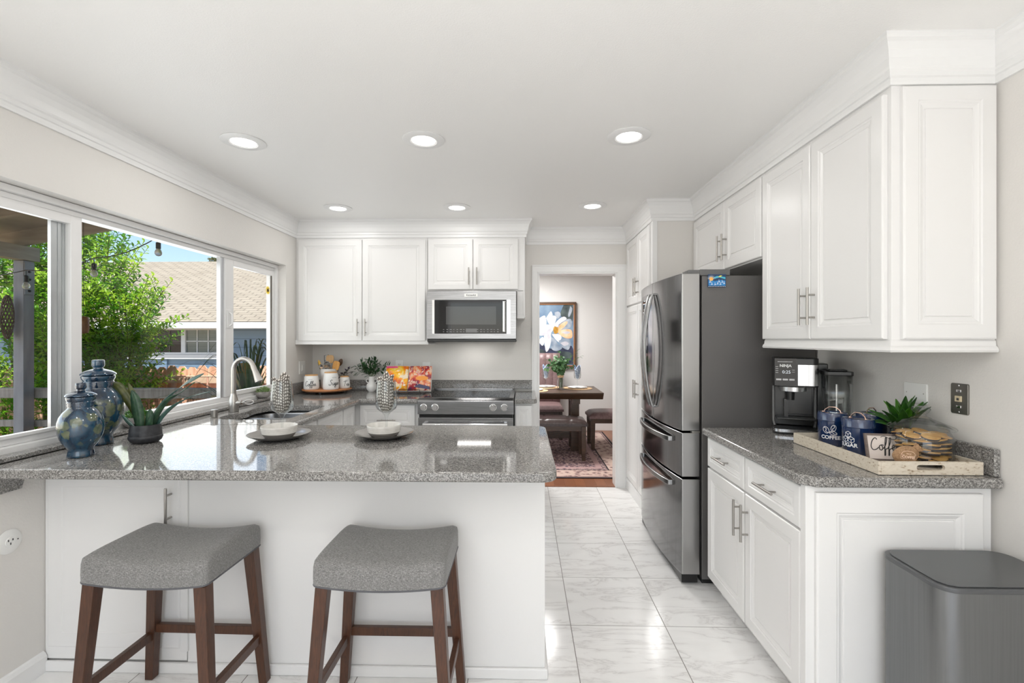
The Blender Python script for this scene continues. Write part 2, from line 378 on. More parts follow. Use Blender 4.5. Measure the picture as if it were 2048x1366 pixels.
m = MB(); m.prism([(XR, 0), (XR-.016, 0), (XR-.016, .065), (XR-.008, .08), (XR, .085)], -3.2, 1.69, axis='y'); struct(m, 'baseboard_right', M_trim)
# crown moulding, mitred sweep along walls and cabinet faces
def sweep2d(path, prof, z0, mb):
    n = len(path); P = [Vector(p) for p in path]; rings = []
    for i in range(n):
        dirs = []
        if i > 0: dirs.append((P[i]-P[i-1]).normalized())
        if i < n-1: dirs.append((P[i+1]-P[i]).normalized())
        ns = [Vector((d.y, -d.x)) for d in dirs]
        if len(ns) == 1: mv = ns[0]
        else: mv = (ns[0]+ns[1]); mv = mv / (1 + ns[0].dot(ns[1]))
        rings.append([(P[i].x + mv.x*o, P[i].y + mv.y*o, z0+z) for o, z in prof])
    k = len(prof); vs = [v for r in rings for v in r]
    fs = [(i*k+j, i*k+(j+1) % k, (i+1)*k+(j+1) % k, (i+1)*k+j) for i in range(n-1) for j in range(k)]
    fs += [tuple(range(k)), tuple((n-1)*k+j for j in range(k))]
    mb.add(vs, fs)
UF = 4.14; UX = 1.30; PX = .98
crown = [(0,-.155),(.010,-.155),(.012,-.146),(.012,-.132),(.018,-.128),(.018,-.112),(.023,-.106),(.026,-.098),(.030,-.070),(.038,-.046),(.050,-.026),(.060,-.018),(.060,-.004),(.066,0),(0,0)]
m = MB(); sweep2d([(XL,-3.2),(XL,UF),(.018,UF),(.018,D),(PX,D),(PX,3.60),(UX,3.60),(UX,1.70),(XR,1.70),(XR,-3.2)], crown, CH_, m)
struct(m, 'trim_1', M_trim)
# door casing and jambs
m = MB()
for x0, x1 in ((.085, DX0-.0015), (DX1+.0015, .974)): m.box(x0, x1, D-.018, D, 0, DZ-.0005)
m.box(.085, .974, D-.018, D, DZ, 2.092)
for x0, x1 in ((.085,.10),(.962,.974)): m.box(x0, x1, D-.026, D-.018, 0, 2.0795)
m.box(.085, .974, D-.026, D-.018, 2.080, 2.092)
m.box(DX0-.001, DX0+.014, D-.017, D+.13, 0, DZ-.0145); m.box(DX1-.014, DX1+.001, D-.017, D+.13, 0, DZ-.0145); m.box(DX0-.001, DX1+.001, D-.017, D+.13, DZ-.014, DZ-.0005)
m.box(.10, DX0-.012, D-.022, D-.016, 0, DZ+.012); m.box(DX1+.012, .962, D-.022, D-.016, 0, DZ+.012)
struct(m, 'trim_2', M_trim, bevel=.002)
m = MB(); m.box(DX0, DX1, D-.005, D+.13, 0, .006); struct(m, 'trim_3', M_floorwood)
# ---------------------------------------------------------------- kitchen window (three-panel slider)
win = thing('window_1', 'wide three-panel white vinyl sliding window over the kitchen sink', 'window', (0,0,0), kind='structure')
XF = -2.075
m = MB()
m.box(XF-.05, XF, WY0, WY1, .902, .955); m.box(XF-.085, XF-.03, WY0, WY1, .955, .985)      # sill steps
m.box(XF-.05, XF, WY0, WY1, WZ1-.03, WZ1-.002); m.box(XF-.085, XF-.02, WY0, WY1, WZ1-.055, WZ1-.03)
for y0, y1 in ((WY1-.035, WY1-.0005), (WY0+.0005, WY0+.035)): m.box(XF-.086, XF+.001, y0, y1, WZ0+.004, WZ1-.001)
m.build('window_frame', M_vinyl, win, bevel=.003)
ZT = WZ1 - .055; ZB = .985
def sash(y0, y1, x, fw, name, glass=True, inner=M_vinyl):
    mb = MB()
    mb.box(x-.028, x, y0, y0+fw[0], ZB, ZT); mb.box(x-.028, x, y1-fw[1], y1, ZB, ZT)
    mb.box(x-.028, x, y0+fw[0], y1-fw[1], ZB, ZB+fw[2]); mb.box(x-.028, x, y0+fw[0], y1-fw[1], ZT-fw[3], ZT)
    s_ = mb.build(name, inner, win, bevel=.002)
    g = MB(); g.box(x-.016, x-.012, y0+fw[0]-.004, y1-fw[1]+.004, ZB+fw[2]-.004, ZT-fw[3]+.004); g.build('pane', M_winglass, s_)
    return s_
s1 = sash(WY0+.035, 2.195, XF-.018, (.04,.055,.014,.04), 'sliding_sash')
m = MB(); m.box(XF-.062, XF-.047, 2.075, 2.142, ZB, ZT); m.box(XF-.046, XF-.044, 2.105, 2.115, ZB, ZT); m.box(XF-.046, XF-.044, 2.126, 2.134, ZB, ZT); m.build('mullion', M_alu, win)
m = MB(); m.box(XF-.058, XF-.030, 3.24, 3.272, ZB, ZT); m.build('mullion', M_alu, win)
g = MB(); g.box(XF-.058, XF-.054, 2.14, 3.27, ZB-.004, ZT+.002); g.build('pane', M_winglass, win)
s2 = sash(3.275, WY1-.035, XF-.018, (.095,.028,.03,.045), 'sliding_sash')
m = MB(); m.box(XF-.030, XF-.022, WY1-.075, WY1-.062, ZB+.03, ZT-.045); m.build('glazing_seal', mat('black_glazing_seal', (.10,.085,.07), .5), s2)
m = MB(); m.box(XF-.018, XF-.012, 3.290, 3.335, 1.47, 1.60); m.tube([(XF-.012,3.312,1.485),(XF+.004,3.318,1.50),(XF+.006,3.318,1.53),(XF+.004,3.318,1.57),(XF-.012,3.312,1.585)], .006, 8)
m.build('latch_handle', M_vinyl, s2, bevel=.002)
# glazed door added out of view behind the camera to house the rear fill
rd = thing('fill_light_door', 'added glazed door around the rear fill light, behind the viewer', 'door', (0,0,0), kind='structure')
m = MB()
for x0, x1 in ((-1.8,-1.74),(-.24,-.16),(1.34,1.4)): m.box(x0, x1, -3.29, -3.22, 0, 2.35)
m.box(-1.8, 1.4, -3.29, -3.22, 2.29, 2.35); m.box(-1.8, 1.4, -3.29, -3.22, 0, .06); m.build('door_frame', M_vinyl, rd)
# ---------------------------------------------------------------- ceiling downlights
def downlight(x, y, label=None, vis=True):
    t = thing('downlight', label, 'ceiling light', (x, y, CH_), group='recessed downlights in the kitchen ceiling')
    m = MB(); m.lathe([(.055,-.0005),(.108,-.0005),(.110,-.004),(.104,-.007),(.078,-.009),(.070,-.0105),(.066,-.008),(.055,-.004)], n=48, caps=False); m.build('trim_ring', M_trim, t, smooth=True)
    m = MB(); m.lathe([(.0,-.0065),(.067,-.0065),(.067,-.003),(.0,-.003)], n=40); m.build('lens', M_lamp, t)
    return t
DL_LAB = ['lit round downlight over the stools, nearest the window', 'lit round downlight over the peninsula, middle of the front three', 'lit round downlight nearest the refrigerator cabinets, front row',
 'lit round downlight before the tall back cabinets, close to the window wall', 'lit round downlight above the range and microwave', 'lit round downlight in front of the dining doorway']
for (x, y), l in zip(DOWNLIGHTS, DL_LAB): downlight(x, y, l)
for (x, y), l in zip(REAR_FILL_DOWNLIGHTS, ['window side just behind the viewer', 'room side just behind the viewer', 'window side near the rear door', 'room side near the rear door']):
    downlight(x, y, 'added round downlight of the room behind, ' + l)
# ================================================================ cabinets
def panel(mb, o, u, v, nrm, w_, h_, fr=.052, th=.019, mi=0, deep=.007):
    """slab with moulded frame; o = lower-left of outer face corner, u,v unit axes, nrm outward"""
    o, u, v, nrm = map(Vector, (o, u, v, nrm))
    prof = [(0,-th),(0,-.004),(.003,-.001),(.006,0),(fr,0),(fr+.004,-.0035),(fr+.010,-.0035),(fr+.013,-.0055),(fr+.022,-.0085),(fr+.026,-.0085),(fr+.028,-deep-.0035),(fr+.0295,-deep-.0035),(fr+.031,-deep)]
    vs = []; fs = []
    for ins, dz in prof:
        for a, b_ in ((ins,ins),(w_-ins,ins),(w_-ins,h_-ins),(ins,h_-ins)): vs.append(o + u*a + v*b_ + nrm*dz)
    k = len(prof)
    for i in range(k-1):
        for j in range(4): fs.append((i*4+j, i*4+(j+1) % 4, (i+1)*4+(j+1) % 4, (i+1)*4+j))
    fs.append(tuple((k-1)*4+j for j in range(4))); fs.append((3,2,1,0)); mb.add(vs, fs, mi)
def pull(parent, c, axis, nrm, L=.15, r=.0055, off=.032, name='handle', mt=None):
    """bar pull; c = centre on the face, axis = bar direction, nrm outward"""
    c, axis, nrm = map(Vector, (c, axis, nrm)); mb = MB(); p = c + nrm*off
    mb.tube([p - axis*L/2, p + axis*L/2], r, 12)
    for s in (-1, 1): q = c + axis*s*L*.30; mb.tube([q, q + nrm*off], r*.8, 10)
    return mb.build(name, mt or M_nickel, parent, smooth=True)
def door(cab, o, u, v, nrm, w_, h_, hc=None, hax=(0,0,1), name='door', fr=.052, L=.15, off=.032):
    mb = MB(); panel(mb, o, u, v, nrm, w_, h_, fr); d = mb.build(name, M_white, cab)
    if hc is not None:
        c = Vector(o) + Vector(u)*hc[0] + Vector(v)*hc[1]; pull(d, c, hax, nrm, L, off=off)
    return d
FY = (0,-1,0); FX = (-1,0,0); UXv = (1,0,0); UZ = (0,0,1); UYn = (0,-1,0)
# --- back wall uppers
cA = thing('wall_cabinet', 'tall white double-door wall cabinet beside the window, above the canisters', 'cabinet')
m = MB(); m.box(XL+.001, -.842, UF+.001, D-.001, 1.365, 2.43); m.build('body', M_white, cA, bevel=.0015)
m = MB(); m.prism([(XL+.001,1.345),(-.830,1.345),(-.826,1.352),(-.830,1.362),(-.838,1.372),(-.842,1.385),(XL+.001,1.385)], UF-.014, D-.001, axis='y'); m.build('light_rail', M_white, cA, bevel=.003)
door(cA, (-1.985,UF-.0195,1.375), UXv, UZ, FY, .568, .893, (.568-.032,.12))
door(cA, (-1.412,UF-.0195,1.375), UXv, UZ, FY, .556, .893, (.032,.12))
cB = thing('wall_cabinet', 'short white double-door wall cabinet above the microwave', 'cabinet')
m = MB(); m.box(-.840, .018, UF+.001, D-.001, 1.812, 2.43); m.box(-.053, .018, UF+.001, D-.001, 1.60, 1.82)
m.prism([(-.053,1.575),(.010,1.575),(.018,1.585),(.018,1.60),(-.053,1.60)], UF-.004, D-.001, axis='y'); m.build('body', M_white, cB, bevel=.002)
m = MB(); m.box(.000, .012, UF-.006, UF+.001, 1.60, 2.28); m.build('pilaster', M_white, cB, bevel=.002)
door(cB, (-.832,UF-.0195,1.826), UXv, UZ, FY, .392, .442, (.392-.032,.115), fr=.048)
door(cB, (-.434,UF-.0195,1.826), UXv, UZ, FY, .392, .442, (.032,.115), fr=.048)
# --- right wall uppers
cC = thing('wall_cabinet', 'tall white wall cabinet above the coffee maker, moulded panel on its end', 'cabinet')
m = MB(); m.box(UX+.001, XR-.001, 1.700, 2.569, 1.365, 2.43); m.build('body', M_white, cC, bevel=.002)
m = MB(); sweep2d([(UX+.001,2.569),(UX+.001,1.70),(XR-.002,1.70)], [(-.02,1.345),(.012,1.345),(.016,1.352),(.012,1.362),(.006,1.368),(.004,1.384),(.0,1.39),(-.02,1.39)], 0, m)
m.box(UX+.01, XR-.001, 1.71, 2.569, 1.355, 1.37); m.build('light_rail', M_white, cC)
door(cC, (UX-.0185,2.565,1.392), UYn, UZ, FX, .422, .872, (.422-.030,.145), L=.165)
door(cC, (UX-.0185,2.138,1.392), UYn, UZ, FX, .422, .872, (.030,.145), L=.165)
m = MB(); panel(m, (UX+.030,1.6815,1.392), UXv, UZ, FY, .32, .885, .050); m.build('end_panel', M_white, cC)
cD = thing('wall_cabinet', 'short white double-door cabinet above the refrigerator', 'cabinet')
m = MB(); m.box(UX+.001, XR-.001, 2.571, 3.599, 1.83, 2.43); m.build('body', M_white, cD, bevel=.002)
door(cD, (UX-.0185,3.590,1.838), UYn, UZ, FX, .545, .43, (.545-.032,.135), L=.165)
door(cD, (UX-.0185,3.040,1.838), UYn, UZ, FX, .460, .43, (.032,.135), L=.165)
# --- pantry
cP = thing('pantry_cabinet', 'full-height white pantry cabinet between doorway and refrigerator', 'cabinet')
m = MB(); m.box(PX+.001, XR-.001, 3.625, D-.001, .0, 2.43); m.build('body', M_white, cP, bevel=.002)
for y0, hh in ((4.42, None), (3.985, None)):
    left = y0 > 4.1; wd = .43 if left else .335
    hc = (wd-.03) if left else .03
    door(cP, (PX-.0185,y0,1.70), UYn, UZ, FX, wd, .57, (hc,.13), name='door')
    door(cP, (PX-.0185,y0,.115), UYn, UZ, FX, wd, 1.57, (hc,.86), name='door')
m = MB(); m.box(PX+.002, XR-.001, 3.60, 3.624, 0, 2.43); tag(m.build('wall_pantry_side', M_wall), kind='structure')
m = MB(); m.box(PX-.004, PX+.035, 3.592, 3.626, 0, 2.30); tag(m.build('trim_4', M_trim, bevel=.003), kind='structure')
m = MB(); m.prism([(PX-.001,0),(PX-.016,0),(PX-.016,.08),(PX-.008,.1),(PX-.001,.1)], 3.625, D-.03, axis='y'); tag(m.build('baseboard_pantry', M_trim), kind='structure')
# --- base cabinet on the right
cE = thing('base_cabinet', 'white base cabinet under the coffee counter with two drawers and two doors', 'cabinet')
BX = 1.02
m = MB(); m.box(BX, XR-.001, 1.72, 2.598, .095, .872); m.box(BX+.06, XR-.001, 1.76, 2.598, 0, .1); m.build('body', M_white, cE, bevel=.002)
m = MB(); m.prism([(BX-.018,1.700),(XR-.014,1.700),(XR-.014,1.7195),(BX-.0005,1.7195),(BX-.0005,1.731),(BX-.018,1.731)], 0, .872); m.build('end_board', M_white, cE, bevel=.002)
for y0, wd, hx, hx2 in ((2.590,.425,.5,None),(2.158,.43,.5,None)):
    dr = MB(); panel(dr, (BX-.019,y0,.705), UYn, UZ, FX, wd-.006, .155, .034); d = dr.build('drawer', M_white, cE)
    pull(d, (BX-.019,y0-wd/2,.785), (0,-1,0), FX, .15)
door(cE, (BX-.019,2.590,.105), UYn, UZ, FX, .419, .59, (.419-.03,.465), L=.165)
door(cE, (BX-.019,2.158,.105), UYn, UZ, FX, .424, .59, (.03,.465), L=.165)
m = MB(); panel(m, (BX+.012,1.6835,.02), UXv, UZ, FY, .575, .83, .068, th=.018); m.build('end_panel', M_white, cE)
# --- peninsula
cF = thing('peninsula_cabinet', 'white breakfast peninsula base with plain back panel facing the stools', 'cabinet')
m = MB(); m.box(-1.40, .090, 1.942, 2.60, 0, .872); m.box(XL+.002, -1.40, 1.955, 2.60, 0, .872); m.build('body', M_white, cF, bevel=.002)
m = MB(); m.box(XL+.002, .094, 1.928, 1.943, 0, .045); m.box(.085, .102, 1.928, 2.60, 0, .045); m.build('shoe_moulding', M_white, cF, bevel=.006)
m = MB(); m.box(XL+.002, -1.403, 1.940, 1.958, .05, .872); m.box(-1.425, -1.395, 1.934, 1.945, .09, .872); m.build('face_frame', M_white, cF, bevel=.002)
door(cF, (-1.998,1.9375,.098), UXv, UZ, FY, .565, .738, (.565-.034,.60), L=.16, fr=.062)
# --- left and back base cabinets
LX = -1.36; BY = 3.83
cG = thing('sink_base_cabinet', 'white base cabinets under the sink counter along the window wall', 'cabinet')
m = MB(); m.box(XL+.002, LX-.02, 2.602, 2.75, .1, .872); m.box(XL+.002, LX-.02, 3.45, BY, .1, .872); m.box(XL+.002, LX-.02, 2.75, 3.45, .1, .62); m.box(LX-.04, LX-.02, 2.75, 3.45, .62, .872); m.box(XL+.002, LX-.09, 2.602, BY, 0, .1); m.build('body', M_white, cG)
for y0, y1 in ((2.66,3.10),(3.11,3.55)):
    door(cG, (LX-.0,y0,.72), (0,1,0), UZ, (1,0,0), y1-y0-.01, .14, fr=.032, name='drawer_front')
    door(cG, (LX-.0,y0,.11), (0,1,0), UZ, (1,0,0), y1-y0-.01, .60, name='door')
door(cG, (LX,3.56,.11), (0,1,0), UZ, (1,0,0), .24, .75, name='door')
cH = thing('base_cabinet', 'white base cabinet between the corner and the range, under the cookbook', 'cabinet')
m = MB(); m.box(LX-.02, -.850, BY+.02, D-.001, .1, .872); m.box(LX-.02, -.850, BY+.09, D-.001, 0, .1); m.build('body', M_white, cH)
d = MB(); panel(d, (-1.335,BY,.665), UXv, UZ, FY, .455, .19, .036); dd = d.build('drawer', M_white, cH); pull(dd, (-1.108,BY,.735), (1,0,0), FY, .15)
door(cH, (-1.335,BY,.11), UXv, UZ, FY, .455, .545)
cI = thing('base_cabinet', 'narrow white base cabinet between the range and the doorway', 'cabinet')
m = MB(); m.box(-.068, .078, BY+.02, D-.001, .1, .872); m.box(-.068, .078, BY+.09, D-.001, 0, .1); m.build('body', M_white, cI)
door(cI, (-.062,BY,.11), UXv, UZ, FY, .135, .745, fr=.03)
# ================================================================ countertops
def slab(mb, poly, z0=.872, z1=.91):
    mb.prism(poly, z0, z1)
m = MB()
slab_poly = [(XL+.002,1.70)] + rrect(-1, .125, 1.70, 2.63, .05, 6, rs=(0,.06,.05,0))[1:-1]
# peninsula outline
pen = [(XL+.002,1.70)] + [p for p in rrect(-1, .125, 1.70, 2.63, .05, 6, rs=(0,.06,.05,0)) if p[0] > -.99] + [(-1.335,2.63),(XL+.002,2.63)]
m.prism(pen, .873, .91)
o = m.build('peninsula_countertop', M_granite, bevel=.008, seg=4)
tag(o, 'speckled grey granite peninsula top under the vases and place settings', 'countertop')
m = MB(); m.prism([(1.70,.80),(1.83,.80),(1.85,.869),(1.70,.869)], XL+.001, XL+.022, axis='x'); q = m.build('support_block', M_granite, o)
# sink run with a cut-out
SX0, SX1 = -1.875, -1.42
def ring_slab(mb, outer, hole, z0, z1):
    """outer & hole with equal vertex counts, matched"""
    n = len(outer); vs = [(x,y,z0) for x,y in outer]+[(x,y,z1) for x,y in outer]+[(x,y,z0) for x,y in hole]+[(x,y,z1) for x,y in hole]; fs = []
    for i in range(n):
        j = (i+1) % n
        fs += [(i,j,n+j,n+i),(n+i,n+j,3*n+j,3*n+i),(3*n+i,3*n+j,2*n+j,2*n+i),(2*n+i,2*n+j,j,i)]
    mb.add(vs, fs)
hole = smooth_path([(SX0+.02,2.84,0),(SX0,2.90,0),(SX0+.005,2.97,0),(SX0+.045,3.06,0),(SX0+.04,3.12,0),(SX0+.02,3.20,0),(SX0+.03,3.31,0),(SX0+.08,3.37,0),(-1.62,3.40,0),(SX1-.04,3.395,0),(SX1-.005,3.36,0),(SX1,3.25,0),(SX1,3.0,0),(SX1-.003,2.85,0),(SX1-.04,2.80,0),(-1.65,2.795,0),(SX0+.07,2.80,0)], 4)
hole = [(p.x, p.y) for p in hole]
cx, cy = -1.675, 3.1; X0, X1, Y0, Y1 = XL+.002, -1.335, 2.632, 3.62
def proj(px, py):
    dx, dy = px-cx, py-cy; t = min(((X1-cx)/dx if dx > 0 else (X0-cx)/dx) if abs(dx) > 1e-6 else 1e9, ((Y1-cy)/dy if dy > 0 else (Y0-cy)/dy) if abs(dy) > 1e-6 else 1e9)
    return (cx+dx*t, cy+dy*t)
outer = [proj(*p) for p in hole]
for cxy in ((X0,Y0),(X1,Y0),(X1,Y1),(X0,Y1)):
    i = min(range(len(outer)), key=lambda k: (outer[k][0]-cxy[0])**2+(outer[k][1]-cxy[1])**2); outer[i] = cxy
m = MB(); ring_slab(m, outer, hole, .873, .91)
m.box(X0, X1, Y1, 3.80, .873, .91)
m.prism([(X0,3.80),(-.848,3.80),(-.848,D-.002),(X0,D-.002)], .873, .91)
o = m.build('sink_countertop', M_granite, weld=True)
tag(o, 'speckled grey granite counter around the sink and back corner', 'countertop')
m = MB(); m.tube([(X1-.001,2.63,.89),(X1-.001,3.80,.89)], .0195, 12); m.tube([(X1,3.80,.89),(-.848,3.80,.89)], .0195, 12); m.build('bullnose_edge', M_granite, o, smooth=True)
m = MB(); m.box(XL+.022, -.84, D-.022, D-.002, .911, 1.008); m.box(XL+.002, XL+.022, WY1+.002, D-.002, .911, 1.008); m.box(-.84, .09, D-.022, D-.002, .925, 1.008)
m.build('backsplash', M_granite, o, bevel=.003)
m = MB(); m.prism([(-.070,3.80),(.092,3.80)] + [(.112,3.82),(.112,D-.022),(.095,D-.002),(-.070,D-.002)], .873, .91)
o = m.build('countertop', M_granite, bevel=.008, seg=3); tag(o, 'small piece of speckled granite counter between range and doorway', 'countertop')
m = MB(); m.box(XL-.064, XL+.003, WY0+.001, WY1-.001, .912, .931); o = m.build('window_ledge', M_granite, bevel=.004, seg=3); tag(o, 'raised grey granite window ledge behind the sink', 'ledge')
m = MB(); m.prism([(.975,2.60),(.975,1.715),(1.022,1.665)] + [(XR+.000-.002,1.665),(XR-.002,2.60)], .873, .91)
o = m.build('countertop', M_granite, bevel=.010, seg=4); tag(o, 'speckled grey granite counter under the coffee maker and wooden tray', 'countertop')
m = MB(); m.box(XR-.022, XR-.002, 1.68, 2.60, .911, 1.008); m.build('backsplash', M_granite, o, bevel=.004, seg=3)
# sink
sk = thing('kitchen_sink', 'double-bowl stainless undermount sink below the window', 'sink')
def bowl(y0, y1, x0, x1, dep):
    mb = MB(); prof = [(0,0),(.004,-.02),(.010,-dep+.03),(.035,-dep),(.12,-dep-.004)]
    rings = []
    for ins, z in prof: rings.append([(px, py, .866+z) for px, py in rrect(x0+ins, x1-ins, y0+ins, y1-ins, max(.08-ins*.3,.01), 6)])
    k = len(rings[0]); vs = [v for r in rings for v in r]
    fs = [(i*k+j, i*k+(j+1) % k, (i+1)*k+(j+1) % k, (i+1)*k+j) for i in range(len(rings)-1) for j in range(k)] + [tuple((len(rings)-1)*k+j for j in range(k))]
    mb.add(vs, fs); return mb
bowl(2.79,3.075,SX0-.01,SX1+.01,.19).build('bowl', M_steelh, sk, smooth=True, solid=.002)
bowl(3.115,3.41,SX0-.01,SX1+.01,.19).build('bowl', M_steelh, sk, smooth=True, solid=.002)
m = MB(); m.box(SX0-.01, SX1+.01, 3.073, 3.117, .845, .866); m.build('divider', M_steelh, sk, bevel=.006)
for yy in (2.93, 3.26):
    m = MB(); m.lathe([(.0,0),(.045,0),(.045,.004),(.036,.004),(.030,-.001),(0,-.001)], (-1.65,yy,.672), 24); m.build('drain', M_chrome, sk, smooth=True)
# faucet
fa = thing('kitchen_faucet', 'tall brushed nickel gooseneck pull-down faucet with loop lever', 'faucet', (-1.925, 3.10, .911))
m = MB(); m.lathe([(.030,0),(.031,.004),(.0305,.05),(.027,.075),(.019,.105),(.0165,.12)], n=28); m.build('base', M_nickel, fa, smooth=True)
fx = Vector((.55,.0,0)).normalized(); arc = [Vector((0,0,.11)), Vector((0,0,.20)), Vector((0,0,.27))]
rA = .068
for k in range(1, 13):
    a = pi - k*(pi*.90)/12; arc.append(Vector((rA+rA*cos(a), 0, .275+rA*1.12*sin(a))))
m = MB(); m.tube(arc, [.0155]*4+[.0150]*(len(arc)-4), 16); m.build('spout', M_nickel, fa, smooth=True)
e_ = arc[-1]; dv = (arc[-1]-arc[-2]).normalized()
m = MB(); m.tube([e_ - dv*.002, e_+dv*.03, e_+dv*.08, e_+dv*.105, e_+dv*.108], [.0165,.0165,.023,.026,.022], 18); m.build('spray_head', M_nickel, fa, smooth=True)
m = MB(); m.tube([(.0,-.0,.055),(.035,.0,.058),(.055,.0,.060)], [.018,.017,.014], 14); m.tube([(.05,0,.06),(.075,0,.062)], [.008,.007], 10)
m.tube([Vector((.075+.030*(1-cos(t)),0,.062+.014*sin(t))) for t in [2*pi*k/20 for k in range(20)]], .0042, 8, closed=True); m.build('lever', M_nickel, fa, smooth=True)
m = MB(); m.lathe([(.021,0),(.022,.003),(.020,.004),(.0195,.045),(.017,.047),(0,.047)], (-1.90,2.865,.911), 24); o = m.build('sink_air_gap', M_nickel, smooth=True); tag(o, 'short cylindrical nickel cap on the counter beside the sink', 'sink cap')
# ================================================================ range
rg = thing('range', 'stainless slide-in electric range with black glass cooktop and four knobs', 'range')
RX0, RX1, RY = -.846, -.074, 3.775
m = MB(); m.box(RX0+.005, RX1-.005, RY+.05, D-.06, .02, .905); m.build('body', M_gray, rg)
m = MB(); m.box(RX0, RX1, RY+.045, D-.03, .905, .918); m.box(RX0+.02, RX1-.02, D-.055, D-.025, .918, .932); m.build('cooktop_rim', M_steelh, rg, bevel=.003)
m = MB(); m.box(RX0+.035, RX1-.035, RY+.075, D-.065, .9175, .9205); m.build('cooktop_glass', M_blkgl, rg)
m = MB()
for (bx, by, br) in ((-.65,3.98,.10),(-.27,3.98,.085),(-.65,4.22,.075),(-.27,4.22,.10),(-.46,4.25,.06)):
    m.lathe([(br,.9206),(br,.9209),(br-.004,.9209),(br-.004,.9206)], (bx,by,0), 40, caps=False)
m.build('burner_rings', mat('burner_marking', (.10,.10,.10), .2), rg)
m = MB(); m.prism([(RY+.052,.918),(RY+.008,.905),(RY-.004,.895),(RY-.004,.79),(RY+.052,.785)], RX0, RX1, axis='x'); m.build('control_panel', M_steelh, rg, bevel=.003)
for kx in (-.797, -.705, -.240, -.150):
    m = MB(); m.M = Matrix.Translation((kx, RY-.004, .847)) @ Matrix.Rotation(R(90), 4, 'X')
    m.lathe([(.0285,0),(.0285,.004),(.024,.006),(.023,.026),(.021,.030),(0,.030)], n=28); m.box(-.0035,.0035,-.02,.02,.030,.034)
    k_ = m.build('knob', M_chrome, rg, smooth=True)
m = MB(); m.box(RX0+.003, RX1-.003, RY+.005, RY+.052, .15, .762); m.build('oven_door', M_steelh, rg, bevel=.004)
m = MB(); m.box(RX0+.012, RX1-.012, RY+.02, RY+.052, .762, .785); m.build('vent_gap', M_blk, rg)
m = MB(); hz = .715; m.tube([(RX0+.05,RY-.045,hz),(RX1-.05,RY-.045,hz)], .0125, 14)
for hx in (RX0+.065, RX1-.065): m.box(hx-.012, hx+.012, RY-.045, RY+.006, hz-.011, hz+.011)
m.build('handle', M_chrome, rg, smooth=True, bevel=.001)
m = MB(); m.box(RX0+.09, RX1-.09, RY+.001, RY+.006, .28, .60); m.build('oven_window', M_blkgl, rg)
m = MB(); m.box(RX0+.003, RX1-.003, RY+.01, RY+.052, .02, .145); m.build('drawer', M_steelh, rg, bevel=.004)
# ================================================================ microwave
mw = thing('microwave', 'stainless over-the-range microwave with black glass door', 'microwave')
QX0, QX1, QY, QZ0, QZ1 = -.826, -.056, 4.045, 1.378, 1.808
m = MB(); m.box(QX0+.004, QX1-.004, QY+.03, D-.002, QZ0+.012, QZ1); m.build('body', M_gray, mw)
m = MB(); m.box(QX0, QX1, QY, QY+.032, QZ0+.015, QZ1); m.build('door', M_steelh, mw, bevel=.005)
m = MB(); m.box(QX0+.065, QX1-.085, QY-.004, QY+.001, QZ0+.062, QZ1-.078); gl = m.build('door_glass', M_blkgl, mw, bevel=.002)
m = MB(); m.box(QX0+.165, QX1-.175, QY-.0055, QY-.004, QZ0+.14, QZ1-.135); m.build('viewing_window', mat('dark_mesh_glass', (.045,.045,.045), .07), gl)
m = MB(); m.box(QX0+.046, QX0+.066, QY-.003, QY, QZ0+.062, QZ1-.078); m.box(QX1-.084, QX1-.052, QY-.003, QY, QZ0+.062, QZ1-.078); m.build('bezel_trim', M_chrome, mw)
m = MB(); hx = QX1-.105; m.tube([(hx,QY-.042,QZ0+.08),(hx,QY-.042,QZ1-.095)], .0125, 14)
for hz in (QZ0+.09, QZ1-.105): m.box(hx-.011, hx+.011, QY-.042, QY-.004, hz-.012, hz+.012)
m.build('handle', M_chrome, mw, smooth=True, bevel=.001)
m = MB(); m.box(QX0+.006, QX1-.002, QY-.002, D-.01, QZ0-.008, QZ0+.014); m.build('vent_grille', M_blk, mw, bevel=.003)
m = MB(); m.box(-.503, -.388, QY-.005, QY, QZ1-.052, QZ1-.024); bd = m.build('badge', mat('badge_plate', (.75,.75,.74), .3, .3), mw, bevel=.001)
m = MB(); put_text(m, 'KitchenAid', .020, lambda x, y: (-.4455+x*.92, QY-.0056, QZ1-.038+y), bold=.0004); m.build('lettering', M_blk, bd)
m = MB(); m.box(-.490, -.395, QY-.0052, QY-.0042, QZ0+.072, QZ0+.105); m.build('display', mat('dim_display', (.16,.16,.16), .2), gl)
m = MB()
for i in range(17):
    if 6 < i < 10: continue
    for zz in (.077, .096):
        xx = QX0+.14 + i*.029; m.box(xx, xx+.010+.004*((i*7) % 3), QY-.0050, QY-.0045, QZ0+zz, QZ0+zz+.0035)
m.build('key_markings', mat('key_print', (.4,.4,.4), .4), gl)
# ================================================================ refrigerator
fr = thing('refrigerator', 'black stainless french-door refrigerator with two freezer drawers', 'refrigerator')
m = MB(); m.box(1.012, XR-.012, 2.700, 3.590, .03, 1.752); m.build('body', M_frside, fr, bevel=.004)
def fdoor(y0, y1, z0, z1, name, mt=None):
    yc, hw = 3.15, .46
    def xf(y): return .862 + .036*((y-yc)/hw)**2
    ys = [y0 + (y1-y0)*i/16 for i in range(17)]
    poly = [(xf(y), y) for y in ys] + [(1.000, y1), (1.000, y0)]
    # rounded outer vertical edges
    mb = MB(); mb.prism(poly, z0, z1); ob = mb.build(name, [M_blackst, M_blackst2], fr, bevel=.006, seg=3)
    for p in ob.data.polygons:
        if abs(p.normal.y) > .9: p.material_index = 1
    return ob, xf
dN, xf = fdoor(2.692, 3.146, .872, 1.765, 'door'); dF, _ = fdoor(3.152, 3.606, .872, 1.765, 'door')
